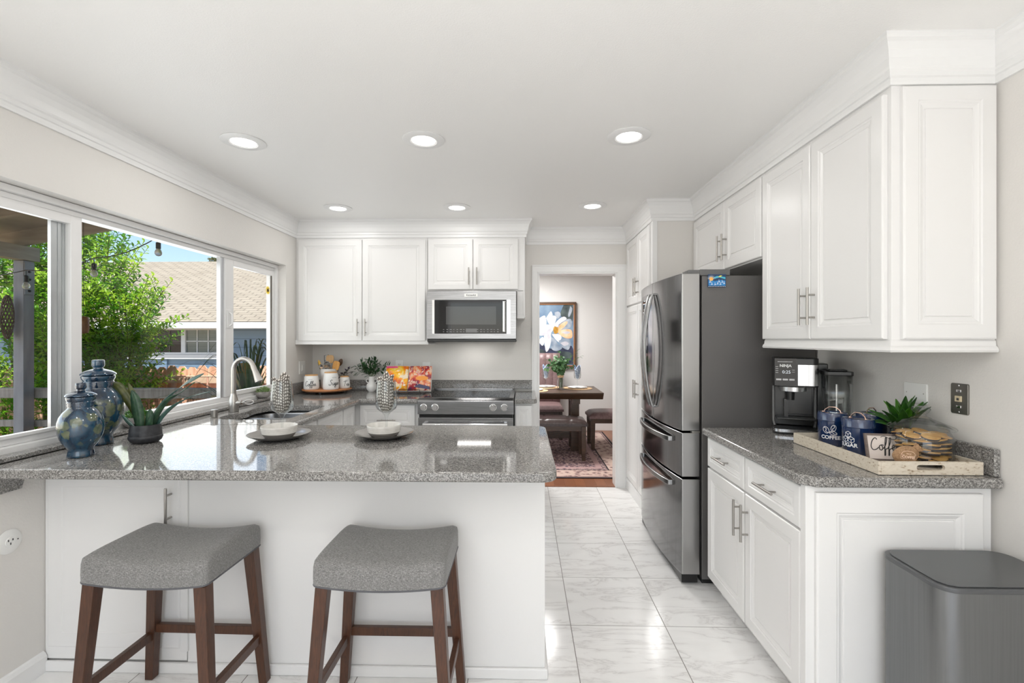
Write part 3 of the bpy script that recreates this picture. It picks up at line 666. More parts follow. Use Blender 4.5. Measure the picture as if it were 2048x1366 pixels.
dr1, _ = fdoor(2.692, 3.606, .612, .862, 'drawer'); dr2, _ = fdoor(2.692, 3.606, .060, .600, 'drawer')
def arch(par, p0, p1, outv, w_, bow):
    p0, p1, outv = map(Vector, (p0, p1, outv)); mb = MB(); N = 16; pts = []
    for i in range(N+1):
        t = i/N; pts.append(p0.lerp(p1, t) + outv*(.020 + bow*sin(pi*t)**.8))
    pts = [p0 + outv*.0] + pts + [p1 + outv*.0]
    n = len(pts); side = (p1-p0).normalized().cross(outv).normalized(); vs = []; fs = []
    for i, p in enumerate(pts):
        t = (pts[min(i+1,n-1)] - pts[max(i-1,0)]).normalized(); nn = side.cross(t).normalized()
        for a, b_ in ((-1,-.5),(1,-.5),(1,.5),(-1,.5)): vs.append(p + side*a*w_/2 + nn*b_*.016)
    for i in range(n-1):
        for j in range(4): fs.append((i*4+j, i*4+(j+1) % 4, (i+1)*4+(j+1) % 4, (i+1)*4+j))
    fs += [(0,1,2,3), tuple((n-1)*4+j for j in range(4))]; mb.add(vs, fs)
    return mb.build('handle', mat('dark_satin_handle', (.30,.298,.295), .22, 1), par, bevel=.004)
arch(dN, (xf(3.115)+.004,3.115,.955), (xf(3.115)+.004,3.115,1.685), FX, .026, .050)
arch(dF, (xf(3.185)+.004,3.185,.955), (xf(3.185)+.004,3.185,1.685), FX, .026, .050)
arch(dr1, (.884,2.82,.805), (.884,3.48,.805), FX, .030, .040); arch(dr2, (.884,2.82,.545), (.884,3.48,.545), FX, .030, .040)
m = MB()
ys = [3.30+.25*i/8 for i in range(9)]; m.prism([(xf(y)-.002, y) for y in ys] + [(xf(ys[-1])+.004, ys[-1]), (xf(ys[0])+.004, ys[0])], 1.02, 1.70); dp = m.build('dispenser_panel', M_blkgl, dF)
m = MB(); m.prism([(xf(y)-.005, y) for y in ys[1:8]] + [(xf(ys[7])-.001, ys[7]), (xf(ys[1])-.001, ys[1])], 1.03, 1.05); m.build('drip_shelf', M_blackst2, dp)
m = MB()
for zz in (1.66,1.64,1.60,1.58,1.50,1.42): m.box(xf(3.40)-.0035, xf(3.40)-.002, 3.34, 3.40+.02*((zz*100) % 3), zz, zz+.006)
m.build('dispenser_icons', M_ledw, dp)
m = MB(); m.box(.935, 1.03, 2.700, 2.80, 1.753, 1.785); m.box(1.000, 1.17, 2.695, 2.745, 1.752, 1.787); m.box(.935, 1.17, 3.50, 3.60, 1.753, 1.785); m.build('hinge_cover', M_gray, fr, bevel=.004)
m = MB(); m.box(.90, .99, 2.705, 3.59, .012, .058); m.box(1.02, 1.60, 2.72, 3.57, .0, .03); m.build('toe_grille', M_blk, fr)
m = MB(); m.box(.955, 1.0, 2.695, 2.72, .862, .872); m.build('hinge', M_nickel, fr)
mg = MB(); mx, mz = 1.094, 1.722
mg.box(mx-.05, mx+.05, 2.692, 2.6985, mz-.036, mz+.036, 0)
def mq(poly, mi, lift=.0004): mg.add([(mx+a, 2.692-lift, mz+b_) for a, b_ in poly], [tuple(range(len(poly)))], mi)
mq([(-.047,-.028),(.047,-.028),(.047,.0),(.02,.004),(-.01,-.002),(-.047,.004)], 1, .0003)
mq([(-.01,.012),(.015,.018),(.047,.008),(.047,.020),(.0,.026),(-.02,.018)], 2, .0004)
mq([(.005,.022),(.02,.030),(.03,.028),(.018,.020)], 4, .0006)
for k in range(9):
    a = R(10+20*k); mq([(-.032+.012*cos(a-.1),.008+.012*sin(a-.1)),(-.032+.026*cos(a),.008+.026*sin(a)),(-.032+.012*cos(a+.12),.008+.012*sin(a+.12))], 3, .0005)
mq([(-.032+.011*cos(R(30*k)),.009+.011*sin(R(30*k))) for k in range(12)], 5, .0007)
for k, (a, b_) in enumerate(((-.03,-.02),(-.012,-.022),(.002,-.018),(.018,-.02),(.028,-.008),(.038,-.016),(-.04,-.008),(.01,-.006))):
    mq([(a-.006,b_-.003),(a+.007,b_-.002),(a+.004,b_+.004)], 3, .0006); mq([(a,b_),(a+.002,b_),(a+.002,b_+.012),(a,b_+.012)], 3, .0007)
for k in range(11): mq([(-.047+k*.009,-.034),(-.043+k*.009,-.034),(-.043+k*.009,-.031),(-.047+k*.009,-.031)], 3, .0004)
o = mg.build('fridge_magnet', [mat('magnet_navy', (.02,.06,.15), .4), mat('magnet_blue', (.03,.25,.6), .4), mat('magnet_teal', (.08,.5,.65), .4), mat('magnet_white', (.8,.85,.9), .4), mat('magnet_yellow', (.8,.7,.1), .4), mat('magnet_orange', (.95,.5,.12), .4)])
tag(o, 'small bright blue seaside magnet on the side of the refrigerator', 'magnet')
# ================================================================ bar stools
def stool():
    t = thing('bar_stool', 'grey upholstered saddle stool with walnut legs in front of the peninsula door', 'stool', (-1.292, 1.740, 0), group='counter stools at the peninsula')
    hw, hd = .226, .166
    def top(u, v):
        x = (u*2-1); y = (v*2-1)
        # superellipse squircle edges handled by rim
        z = .632 + .026*abs(x)**1.8 - .012*abs(y)**3*0
        return x, y, z
    N = 24; mb = MB()
    rings = [(0.0,0),(.5,0),(.8,-.0005),(.93,-.004),(.985,-.013),(1.0,-.030),(1.004,-.060),(1.0,-.086)]
    outline = rrect(-1, 1, -1, 1, .10, 4); ol = []
    for i in range(len(outline)):
        a, b_ = outline[i], outline[(i+1) % len(outline)]; L = math.dist(a, b_); k = max(1, int(L/.2))
        for j in range(k): ol.append((a[0]+(b_[0]-a[0])*j/k, a[1]+(b_[1]-a[1])*j/k))
    n = len(ol); vs = []; fs = []
    for ri, (s_, dz) in enumerate(rings):
        for (a, b_) in ol:
            x, y = a*s_, b_*s_; zt = .634 + .024*abs(x)**2.0 - .010*abs(y)**4
            if s_ > .99: bottomz = .556 - .016*(1-min(1, abs(x))**2)*1.0; f_ = (dz+.030)/(-.056); z = (zt-.030)*(1-f_) + bottomz*f_ if dz < -.030 else zt+dz
            else: z = zt + dz
            vs.append((x*hw, y*hd, z))
    for r_ in range(len(rings)-1):
        for j in range(n): fs.append((r_*n+j, r_*n+(j+1) % n, (r_+1)*n+(j+1) % n, (r_+1)*n+j))
    fs.append(tuple((len(rings)-1)*n+j for j in range(n))); mb.add(vs, fs)
    st = mb.build('seat', M_fabric, t, smooth=True, flat_angle=70, weld=True)
    rim = [Vector((a*hw*.992, b_*hd*.990, .558 - .016*(1-min(1,abs(a))**2))) for a, b_ in ol]
    m2 = MB(); m2.tube(rim, .004, 8, closed=True); m2.build('piping', mat('dark_piping', (.10,.10,.11), .8), st, smooth=True)
    m2 = MB(); m2.box(-.18,.18,-.12,.12,.530,.556); m2.build('seat_frame', M_stoolwood, t)
    L = {}
    for sx in (-1, 1):
        for sy in (-1, 1):
            tp = Vector((sx*.196, sy*.138, .550)); bt = Vector((sx*.238, sy*.164, 0)); m2 = MB()
            def quad(c, h): return [(c.x-h, c.y-h, c.z), (c.x+h, c.y-h, c.z), (c.x+h, c.y+h, c.z), (c.x-h, c.y+h, c.z)]
            m2.add(quad(bt, .0165)+quad(tp, .0215), [(3,2,1,0),(4,5,6,7),(0,1,5,4),(1,2,6,5),(2,3,7,6),(3,0,4,7)]); m2.build('leg', M_stoolwood, t, bevel=.0025)
            L[sx, sy] = (tp, bt)
    def at(sx, sy, z): tp, bt = L[sx, sy]; return bt.lerp(tp, z/.55)
    for a, b_, z in (((-1,1),(1,1),.215),((-1,-1),(-1,1),.185),((1,-1),(1,1),.185),((-1,-1),(1,-1),.14)):
        m2 = MB(); m2.bar(at(*a, z), at(*b_, z), .020, .034); m2.build('stretcher', M_stoolwood, t, bevel=.002)
    return t
st1 = stool()
st2 = dup(st1, (-.487, 1.742, 0), 0, 'grey upholstered saddle stool with walnut legs before the plain peninsula panel')
st1.rotation_euler.z = R(-1)
# ================================================================ waste bin
tb = thing('waste_bin', 'tall graphite grey rectangular waste bin with closed flat lid', 'bin')
m = MB(); m.prism(rrect(1.232, 1.640, 1.412, 1.672, .055, 8), .0, .645); m.build('body', M_canb, tb, smooth=True)
m = MB(); m.prism(rrect(1.229, 1.643, 1.409, 1.675, .058, 8), .645, .660); m.build('rim', M_canlid, tb, bevel=.003)
m = MB(); m.prism(rrect(1.243, 1.640, 1.420, 1.664, .050, 8), .6605, .6635); m.build('lid', M_canlid, tb, bevel=.0015)
# ================================================================ wall plates
def plate(name, label, cat, c, u, n_, w_, h_, mt, build):
    t = thing(name, label, cat); c, u, n_ = map(Vector, (c, u, n_)); mb = MB()
    F = lambda a, b_, d_: c + u*a + Vector((0,0,1))*b_ + n_*d_
    pts = rrect(-w_/2, w_/2, -h_/2, h_/2, .006, 3); k = len(pts)
    vs = [F(a, b_, .0005) for a, b_ in pts] + [F(a, b_, .004) for a, b_ in pts] + [F(a*.95, b_*.97, .006) for a, b_ in pts]
    fs = [(i, (i+1) % k, k+(i+1) % k, k+i) for i in range(k)] + [(k+i, k+(i+1) % k, 2*k+(i+1) % k, 2*k+i) for i in range(k)] + [tuple(range(2*k, 3*k)), tuple(range(k))[::-1]]
    mb.add(vs, fs); mb.build('cover_plate', mt, t); build(t, F); return t
def fbox(F, a0, a1, b0, b1, d0, d1, mi=0, mb=None):
    mb = mb or MB(); mb.add([F(a0,b0,d0),F(a1,b0,d0),F(a1,b1,d0),F(a0,b1,d0),F(a0,b0,d1),F(a1,b0,d1),F(a1,b1,d1),F(a0,b1,d1)], [(3,2,1,0),(4,5,6,7),(0,1,5,4),(1,2,6,5),(2,3,7,6),(3,0,4,7)], mi); return mb
M_slot = mat('socket_slot', (.05,.05,.05), .6)
def gfci(t, F):
    fbox(F,-.016,.016,-.033,.033,.006,.008).build('receptacle', M_plastic, t); mb = MB()
    for z in (.018,-.022):
        fbox(F,-.008,-.005,z-.004,z+.006,.008,.0086,mb=mb); fbox(F,.005,.008,z-.004,z+.005,.008,.0086,mb=mb)
    fbox(F,-.006,.006,-.005,.005,.008,.0095,mb=mb); mb.build('slots', M_slot, t)
def rocker(t, F): fbox(F,-.016,.016,-.033,.033,.006,.008).build('surround', M_plastic, t); fbox(F,-.011,.011,-.026,.026,.008,.011).build('rocker_switch', M_plastic, t, bevel=.002)
plate('wall_outlet', 'white socket outlet on the back wall behind the cookbook', 'outlet', (-1.175, D, 1.135), (1,0,0), FY, .075, .118, M_plastic, gfci)
plate('wall_switch', 'white rocker switch on the back wall right of the cookbook', 'switch', (-.917, D, 1.115), (1,0,0), FY, .075, .118, M_plastic, rocker)
plate('wall_switch', 'white switch plate on the side wall in the corner by the utensil crock', 'switch', (XL, 4.25, 1.135), (0,1,0), (1,0,0), .115, .118, M_plastic, rocker)
plate('blank_wall_plate', 'blank white horizontal wall plate above the cookie jar', 'wall plate', (XR, 2.034, 1.165), (0,1,0), FX, .118, .085, M_plastic, lambda t, F: (lambda mb: (fbox(F,-.045,-.041,-.002,.002,.006,.0068,mb=mb), fbox(F,.041,.045,-.002,.002,.006,.0068,mb=mb), mb.build('screws', M_nickel, t)))(MB()))
def phone(t, F):
    fbox(F,-.013,.013,-.011,.011,.006,.011).build('jack', mat('cream_plastic', (.62,.53,.36), .4), t, bevel=.001)
    fbox(F,-.005,.005,-.006,.003,.011,.0115).build('jack_socket', M_slot, t); mb = MB()
    for z in (.050,-.050): fbox(F,-.003,.003,z-.003,z+.003,.006,.0085,mb=mb)
    for z in (.030,-.030): fbox(F,-.010,.010,z-.005,z+.005,.006,.009,mb=mb)
    mb.build('screws', M_chrome, t, bevel=.002)
plate('phone_jack', 'tarnished metal wall plate with a cream phone jack, right of the blank plate', 'phone jack', (XR, 1.832, 1.165), (0,1,0), FX, .072, .116, mat('tarnished_steel', (.22,.21,.19), .35, .9), phone)
pl = thing('wall_outlet', 'round white outlet low on the left wall beside the peninsula', 'outlet')
m = MB(); m.M = Matrix.Translation((XL, 1.80, .60)) @ Matrix.Rotation(R(90), 4, 'Y'); m.lathe([(.047,.0005),(.047,.003),(.043,.006),(.018,.007),(.017,.009),(0,.009)], n=36); m.build('cover_plate', M_plastic, pl, smooth=True)
m = MB()
for a, b_ in ((-.008,.006),(.008,.006),(0,-.008)): m.box(XL+.009, XL+.0096, 1.80+a-.002, 1.80+a+.002, .60+b_-.004, .60+b_+.004)
m.box(XL+.007, XL+.0085, 1.826, 1.830, .598, .602); m.build('slots', M_slot, pl)
# ================================================================ counter things
def vase_mat(name, seed):
    m = mat(name, (.02,.15,.3), .10, spec=.7); n, b = NT(m); v = coord(n, (1,1,1), loc=(seed,0,0))
    vo = n.nodes.new('ShaderNodeTexVoronoi'); vo.inputs['Scale'].default_value = 25; vo.inputs['Randomness'].default_value = .8; n.links.new(v, vo.inputs['Vector'])
    wv = noise(n, v, 38, 4, .6, 1); dd = math_(n, 'ADD', vo.outputs['Distance'], math_(n, 'MULTIPLY', wv, .6))
    s = n.nodes.new('ShaderNodeSeparateXYZ'); n.links.new(coord(n), s.inputs[0])
    base = ramp(n, noise(n, coord(n, (1,1,.35)), 14, 5, .6, .6), [(.32,(.004,.006,.016)),(.45,(.004,.024,.055)),(.58,(.008,.055,.105)),(.72,(.045,.035,.028))])
    spot = ramp(n, noise(n, v, 40, 4), [(.3,(.045,.075,.05)),(.7,(.15,.165,.09))])
    sc = n.nodes.new('ShaderNodeSeparateColor'); n.links.new(vo.outputs['Color'], sc.inputs[0])
    on = math_(n, 'GREATER_THAN', sc.outputs[0], .15)
    zt = n.nodes.new('ShaderNodeMapRange'); zt.inputs[1].default_value = .045; zt.inputs[2].default_value = .075; n.links.new(s.outputs[2], zt.inputs[0])
    zu = n.nodes.new('ShaderNodeMapRange'); zu.inputs[1].default_value = .215; zu.inputs[2].default_value = .19; n.links.new(s.outputs[2], zu.inputs[0])
    f = math_(n, 'MULTIPLY', math_(n, 'MULTIPLY', ramp(n, dd, [(.74,(1,1,1)),(.82,(0,0,0))]), on), math_(n, 'MULTIPLY', zt.outputs[0], zu.outputs[0]))
    n.links.new(mixc(n, f, base, spot), b.inputs['Base Color']); b.inputs['Coat Weight'].default_value = .6; b.inputs['Coat Roughness'].default_value = .04; return m
def ginger_jar(loc, s, label, seed, rz):
    t = thing('lidded_vase', label, 'vase', loc, rz); mt = vase_mat('blue_green_glaze', seed)
    prof = [(.0,0),(.050,0),(.053,.003),(.051,.012),(.049,.024),(.047,.034),(.053,.044),(.067,.062),(.080,.088),(.087,.112),(.089,.136),(.087,.160),(.080,.184),(.068,.204),(.055,.217),(.049,.224),(.048,.230),(.052,.237),(.049,.242),(.053,.249),(.050,.254),(.055,.262),(.057,.270),(.056,.274),(.045,.277)]
    m = MB(); m.lathe([(r*s*.95, z*s) for r, z in prof], n=48); m.build('body', mt, t, smooth=True, flat_angle=60)
    lid = [(.050,.276),(.0575,.279),(.056,.284),(.045,.292),(.026,.299),(.016,.302),(.0145,.308),(.019,.312),(.0205,.318),(.020,.335),(.018,.338),(0,.338)]
    m = MB(); m.lathe([(r*s, z*s) for r, z in lid], n=40); m.build('lid', mt, t, smooth=True, flat_angle=50); return t
ginger_jar((-1.816,1.900,.911), .89, 'smaller glazed blue and green lidded vase, in front', 0, .4)
ginger_jar((-1.950,2.125,.911), 1.14, 'larger glazed blue and brown lidded vase, behind the smaller one by the window', 3.1, 1.2)
# small grassy planter on ledge
def tuft(mb, c, r, n, h, wd=.004, flat=.8, mi=0):
    for _ in range(n):
        a = random.uniform(0, 2*pi); el = math.acos(random.uniform(.05, 1)); d = Vector((sin(el)*cos(a), sin(el)*sin(a), cos(el)*flat))
        p = Vector(c) + d*r*random.uniform(.55, .9); q = p + (d + Vector((random.uniform(-.3,.3), random.uniform(-.3,.3), random.uniform(0,.4)))).normalized()*h*random.uniform(.6, 1.2)
        s = d.cross(Vector((random.random(), random.random(), random.random()))).normalized()*wd
        mid = p.lerp(q, .5); mb.add([p, mid+s, q, mid-s], [(0,1,2,3)], mi)
M_tuft = leafm('bright_green_sprigs', (.035,.12,.02), (.16,.34,.06), 60)
M_tuft2 = leafm('pale_green_sprigs', (.14,.26,.08), (.42,.50,.25), 90)
M_cpot = noisy('concrete_pot', (.24,.22,.21), (.36,.335,.32), 40, .8, bstr=.2)
def potsprig(loc, r, h, mt, label, mt2=M_cpot):
    t = thing('potted_succulent', label, 'plant', loc); m = MB()
    m.lathe([(.0,0),(r*.55,0),(r*.75,h*.08),(r*.98,h*.4),(r,h*.65),(r*.93,h*.95),(r*.88,h),(r*.83,h*.96),(r*.8,h*.8),(0,h*.8)], n=32); m.build('pot', mt2, t, smooth=True)
    m = MB(); m.ball((0,0,h*.95), r*.68, r*.68, r*.45); tuft(m, (0,0,h*.9), r*.98, 420, r*.38, r*.06); m.build('foliage', mt, t); return t
potsprig((-2.040,2.440,.932), .058, .052, M_tuft, 'small green sprig plant in a concrete bowl, half hidden behind the large vase')
potsprig((-2.040,3.665,.932), .050, .050, M_tuft2, 'small pale green succulent in a round grey bowl on the ledge past the faucet')
# snake plant
M_snake = leafm('snake_plant_leaf', (.015,.05,.03), (.05,.115,.055), 45, .35, .1)
M_snake2 = leafm('yellowing_leaf', (.06,.075,.02), (.14,.15,.045), 30, .35, .15)
M_snake3 = mat('glossy_teal_leaf', (.05,.12,.10), .22, spec=.8)
t = thing('snake_plant', 'snake plant with twisting dark leaves in a squat black pot', 'plant', (-1.765, 2.17, .911))
m = MB(); m.lathe([(0,0),(.050,0),(.062,.010),(.0675,.024),(.066,.032),(.064,.034),(.0625,.060),(.0585,.082),(.055,.084),(.052,.080),(.051,.066),(0,.066)], n=40); m.build('pot', noisy('black_textured_pot', (.015,.016,.02), (.035,.036,.04), 60, .45, bstr=.5, bscale=90), t, smooth=True)
def blade(mb, pts, wds, twist=0, side=None, mi=0, fold=.15):
    q = smooth_path(pts, 6); n = len(q); vs = []; ww = []
    for i in range(n):
        f = i/(n-1)*(len(wds)-1); j = min(int(f), len(wds)-2); ww.append(wds[j]+(wds[j+1]-wds[j])*(f-j))
    s0 = Vector(side) if side else Vector((1,0,0))
    for i, p in enumerate(q):
        t_ = (q[min(i+1,n-1)]-q[max(i-1,0)]).normalized(); s = (s0 - t_*s0.dot(t_)).normalized(); nn = t_.cross(s)
        a = twist*i/(n-1); s2 = s*cos(a)+nn*sin(a); n2 = nn*cos(a)-s*sin(a)
        vs += [p - s2*ww[i]/2 + n2*fold*ww[i], p, p + s2*ww[i]/2 + n2*fold*ww[i]]
    fs = []
    for i in range(n-1): fs += [(i*3,i*3+1,i*3+4,i*3+3),(i*3+1,i*3+2,i*3+5,i*3+4)]
    mb.add(vs, fs, mi)
for pts, wd, tw, mt in (
    ([(-.015,-.02,.06),(-.02,-.022,.12),(-.032,-.024,.20),(-.045,-.025,.245)], (.034,.046,.052,.035,.004), .3, M_snake),
    ([(-.03,.0,.06),(-.05,0,.13),(-.09,0,.20),(-.13,0,.255),(-.185,0,.285)], (.022,.028,.030,.040,.045,.004), .8, M_snake2),
    ([(-.02,.02,.06),(-.045,.02,.14),(-.075,.02,.21),(-.10,.02,.275)], (.02,.026,.034,.028,.003), .8, M_snake2),
    ([(.015,-.01,.06),(.025,-.01,.12),(.03,-.01,.155)], (.028,.036,.03,.004), .4, M_snake),
    ([(.015,.01,.06),(.05,.01,.14),(.12,.01,.22),(.20,.01,.28),(.27,.01,.32)], (.018,.022,.026,.020,.024,.003), 3.2, M_snake3),
    ([(.02,.0,.06),(.055,-.01,.12),(.11,-.01,.19),(.16,0,.225),(.235,0,.28)], (.022,.03,.022,.026,.018,.003), 2.6, M_snake),
    ([(.03,.015,.06),(.07,.015,.12),(.13,.015,.17),(.21,.015,.21),(.30,.015,.235)], (.014,.018,.018,.014,.012,.002), 2.2, M_snake3),
    ([(-.03,-.02,.06),(-.06,-.03,.10),(-.085,-.035,.135)], (.012,.018,.014,.002), .6, M_snake3),
    ([(.03,-.02,.06),(.045,-.03,.10),(.06,-.03,.14)], (.02,.026,.018,.002), .6, M_snake)):
    m = MB(); blade(m, pts, wd, tw); m.build('leaf', mt, t, smooth=True, solid=.0015)
# place settings
M_plate = mat('warm_grey_stoneware', (.13,.122,.115), .28); M_plate2 = mat('glazed_plate_face', (.27,.255,.24), .12)
M_bowlw = noisy('off_white_ribbed_glaze', (.66,.64,.60), (.74,.72,.68), 30, .22); M_bowlg = mat('raw_grey_clay', (.22,.205,.19), .6)
M_nap = mat('brown_dotted_napkin', (.2,.17,.15), .85)
n, b = NT(M_nap); t_ = n.nodes.new('ShaderNodeUVMap'); mp = n.nodes.new('ShaderNodeMapping'); n.links.new(t_.outputs[0], mp.inputs[0]); mp.inputs['Scale'].default_value = (1,1,1)
vo = n.nodes.new('ShaderNodeTexVoronoi'); vo.inputs['Scale'].default_value = 9; vo.inputs['Randomness'].default_value = .18; n.links.new(mp.outputs[0], vo.inputs['Vector'])
n.links.new(ramp(n, vo.outputs['Distance'], [(.30,(.80,.76,.70)),(.36,(.135,.115,.10))]), b.inputs['Base Color'])
def uvs(o, fn):
    l = o.data.uv_layers.new(name='uv')
    for lp in o.data.loops: l.data[lp.index].uv = fn(o.data.vertices[lp.vertex_index].co)
def napkin(t, z0, tall, r0, r1, seed):
    rnd = random.Random(seed); m = MB(); uvl = []
    def sheet(a0, a1, peak, rr, ph):
        def fn(u, v):
            a = a0 + (a1-a0)*u; top = tall*(1 - peak*abs(u-.45)*2 + .06*sin(u*9+ph)); z = z0 + top*v
            zf = (z-.262)/.04; r = (.020 + .024*min(1,v*3.2)**.7 - .007*min(1,v*1.3) + (.012*max(0,zf)))*rr*(1+.10*sin(a*5+ph+v*2)*v); return (r*cos(a), r*sin(a), z)
        m.grid(fn, 28, 14)
        for j in range(14):
            for i in range(28): uvl.append((i/27*abs(a1-a0)*.42+ph, j/13*1.25))
    sheet(-2.9, -.9, .30, 1.0, .3); sheet(-1.9, .7, .22, .86, 1.7); sheet(.5, 3.3, .3, .92, 2.9)
    o = m.build('folded_napkin', M_nap, smooth=True, solid=0, flat_angle=80)
    l = o.data.uv_layers.new(name='uv')
    for lp in o.data.loops: l.data[lp.index].uv = uvl[lp.vertex_index]
    q = o.modifiers.new('solid','SOLIDIFY'); q.thickness = .0012
    o.location = t; return o
def setting(x, y, side, nap):
    t = thing('dinner_plate', 'grey stoneware plate with pale face under the bowl, ' + side, 'plate', (x, y, .911)); t['group'] = 'plates on the peninsula'
    m = MB(); m.lathe([(0,0),(.075,0),(.08,.002),(.115,.012),(.140,.024),(.1425,.027),(.139,.0265),(.112,.016),(.085,.0075),(0,.0065)], n=56, caps=False)
    for i, f in enumerate(m.f):
        if i >= 6*56: m.m[i] = 1
    m.build('plate_body', [M_plate, M_plate2], t, smooth=True, flat_angle=70, weld=True)
    b_ = thing('cereal_bowl', 'off-white ribbed bowl with bare clay foot on the plate, ' + side, 'bowl', (x-.002, y+.0, .919)); b_['group'] = 'bowls on the peninsula'
    m = MB(); pr = [(0,0),(.056,0),(.066,.004),(.0765,.020)]; m.lathe(pr, n=48, caps=False, mi=1)
    pr = [(.0765,.020)] + [(.0765+.006*(k/12)+(0,.0012,.0)[k % 3], .020+.032*k/12) for k in range(1,13)] + [(.0820,.055),(.0790,.053),(.073,.02),(.055,.008),(0,.006)]; m.lathe(pr, n=48, caps=False)
    m.build('bowl_body', [M_bowlw, M_bowlg], b_, smooth=True, flat_angle=70, weld=True)
    g = thing('water_goblet', 'tall clear stemmed goblet holding a folded napkin, ' + side, 'glass', (x+.006, y+.012, .9265)); g['group'] = 'goblets on the peninsula'
    m = MB(); m.lathe([(0,0),(.034,0),(.035,.0015),(.012,.005),(.0055,.012),(.0045,.045),(.006,.075),(.011,.092),(.020,.103),(.045,.122),(.0515,.136),(.052,.17),(.0475,.215),(.0425,.262),(.0415,.262),(.0465,.215),(.0508,.17),(.0502,.137),(.044,.124),(.018,.106),(0,.101)], n=48, caps=False)
    m.build('goblet_body', M_glass, g, smooth=True, flat_angle=70, weld=True)
    o = napkin((x+.006, y+.012, .9265), .112, .185, .014, .0415, nap)
    tag(o, 'brown napkin with cream dots folded in the goblet, ' + side, 'napkin', 'napkins in the goblets')
setting(-1.180, 2.265, 'place setting nearer the sink', 1)
setting(-.680, 2.305, 'place setting nearer the range', 2)
# ---------------------------------------------------------------- back counter things
M_acacia = wood('acacia_wood', (.36,.13,.04), (.55,.24,.09), 7, (1,9,1), .4)
M_bamb = wood('bamboo_lid', (.62,.33,.12), (.72,.42,.18), 6, (1,8,1), .4)
M_cer = mat('white_ceramic', (.80,.79,.77), .2); M_ink = mat('black_lettering', (.02,.02,.02), .5)
t = thing('serving_board', 'round acacia wood board on feet under the white canisters', 'serving board', (-1.765, 4.225, .911))
m = MB(); m.lathe([(0,.022),(.205,.022),(.213,.027),(.214,.035),(.208,.040),(0,.040)], n=64); m.build('board', M_acacia, t, smooth=True, flat_angle=50)
m = MB(); m.lathe([(.213,.0275),(.2155,.028),(.2155,.0305),(.213,.031)], n=64, caps=False); m.build('rim_band', mat('dark_iron', (.04,.03,.03), .5), t)
for a in (30,150,270):
    m = MB(); m.lathe([(0,0),(.012,0),(.012,.022),(0,.022)], (.15*cos(R(a)),.15*sin(R(a)),0), 14); m.build('foot', M_blk, t)
def cyl_map(r, z, sx=1, face=-pi/2, lift=.0006):
    return lambda x, y: ((r+lift)*cos(face + x/r), (r+lift)*sin(face + x/r), z + y)
def canister(loc, r, h, word, size, label, rz, sm='BUT FIRST'):
    t = thing('ceramic_canister', label, 'canister', loc, rz, 'lettered canisters on the serving board'); m = MB()
    m.lathe([(0,0),(r*.90,0),(r*.98,.006),(r,.022),(r*.985,h*.45),(r*.90,h*.85),(r*.84,h*.97),(r*.80,h),(0,h)], n=48); m.build('jar_body', M_cer, t, smooth=True, flat_angle=60)
    m = MB(); m.lathe([(0,h+.0005),(r*.80,h+.0005),(r*.82,h+.004),(r*.80,h+.009),(0,h+.010)], n=40); m.build('lid', M_bamb, t, smooth=True, flat_angle=50)
    m = MB(); rr = r*.985; cursive(m, word, size, size*.085, cyl_map(rr, h*.42, lift=.0016)); put_text(m, sm, size*.17, cyl_map(r*.95, h*.74, lift=.003)); m.build('lettering', M_ink, t); return t
canister((-1.865,4.125,.9515), .066, .120, 'Coffee', .042, 'white canister lettered Coffee with bamboo lid, left on the board', .30)
canister((-1.690,4.120,.9515), .067, .145, 'Sugar', .046, 'tallest white canister, lettered Sugar, with bamboo lid', .85)
canister((-1.612,4.235,.9515), .048, .100, 'Tea', .042, 'smallest white canister, lettered Tea, behind the tall one', .75)
t = thing('utensil_crock', 'pale cylindrical crock of kitchen utensils on the wooden board', 'crock', (-1.775, 4.285, .9515))
m = MB(); m.lathe([(0,0),(.070,0),(.073,.004),(.074,.17),(.071,.172),(.069,.168),(.068,.02),(0,.018)], n=40, caps=False); m.build('crock_body', M_cer, t, smooth=True, weld=True)
def utensil(name, label, base, tip, build, cat='utensil'):
    t = thing(name, label, cat, (-1.775,4.285,.972), group='utensils standing in the crock'); m = MB(); build(t, Vector(base), Vector(tip)); return t
M_uw = wood('beech_wood', (.55,.32,.13), (.66,.42,.2), 7, (4,4,1), .5); M_uo = wood('olive_wood', (.55,.25,.05), (.72,.38,.10), 7, (3,3,1), .4)
def paddle(head, hm, hw, hl, slots=0, bar=.006):
    def f(t, a, b_):
        m = MB(); m.tube([a, b_], bar, 10); m.build('handle', hm if not isinstance(hm, list) else hm[0], t, smooth=True)
        d = (b_-a).normalized(); s = Vector((1,0,0)); s = (s-d*s.dot(d)).normalized(); nn = d.cross(s); m = MB(); n = 20; pl = []
        for k in range(n):
            an = 2*pi*k/n; r_ = 1 if head == 'round' else (abs(cos(an))**4+abs(sin(an))**4)**-.25
            pl.append(b_ + d*hl/2 + s*hw/2*cos(an)*r_ + d*hl/2*sin(an)*r_)
        vs = [p - nn*.003 for p in pl] + [p + nn*.003 for p in pl]
        m.add(vs, [tuple(range(n))[::-1], tuple(range(n,2*n))] + [(i,(i+1)%n,n+(i+1)%n,n+i) for i in range(n)]); h = m.build('blade', hm if not isinstance(hm, list) else hm[1], t, bevel=.001)
        if slots:
            m = MB()
            for k in range(slots):
                c = b_ + d*hl*.35 + s*(k-(slots-1)/2)*hw*.17 - nn*.0034*(1 if nn.y > 0 else -1)
                m.add([c-s*.0028-d*.011, c+s*.0028-d*.011, c+s*.0028+d*.013, c-s*.0028+d*.013], [(0,1,2,3)])
            m.build('slots', M_blk, h)
    return f
utensil('wooden_spatula', 'broad light wooden turner standing tallest in the crock middle', (.0,.01,0), (.0,.02,.20), paddle('sq', M_uw, .072, .075))
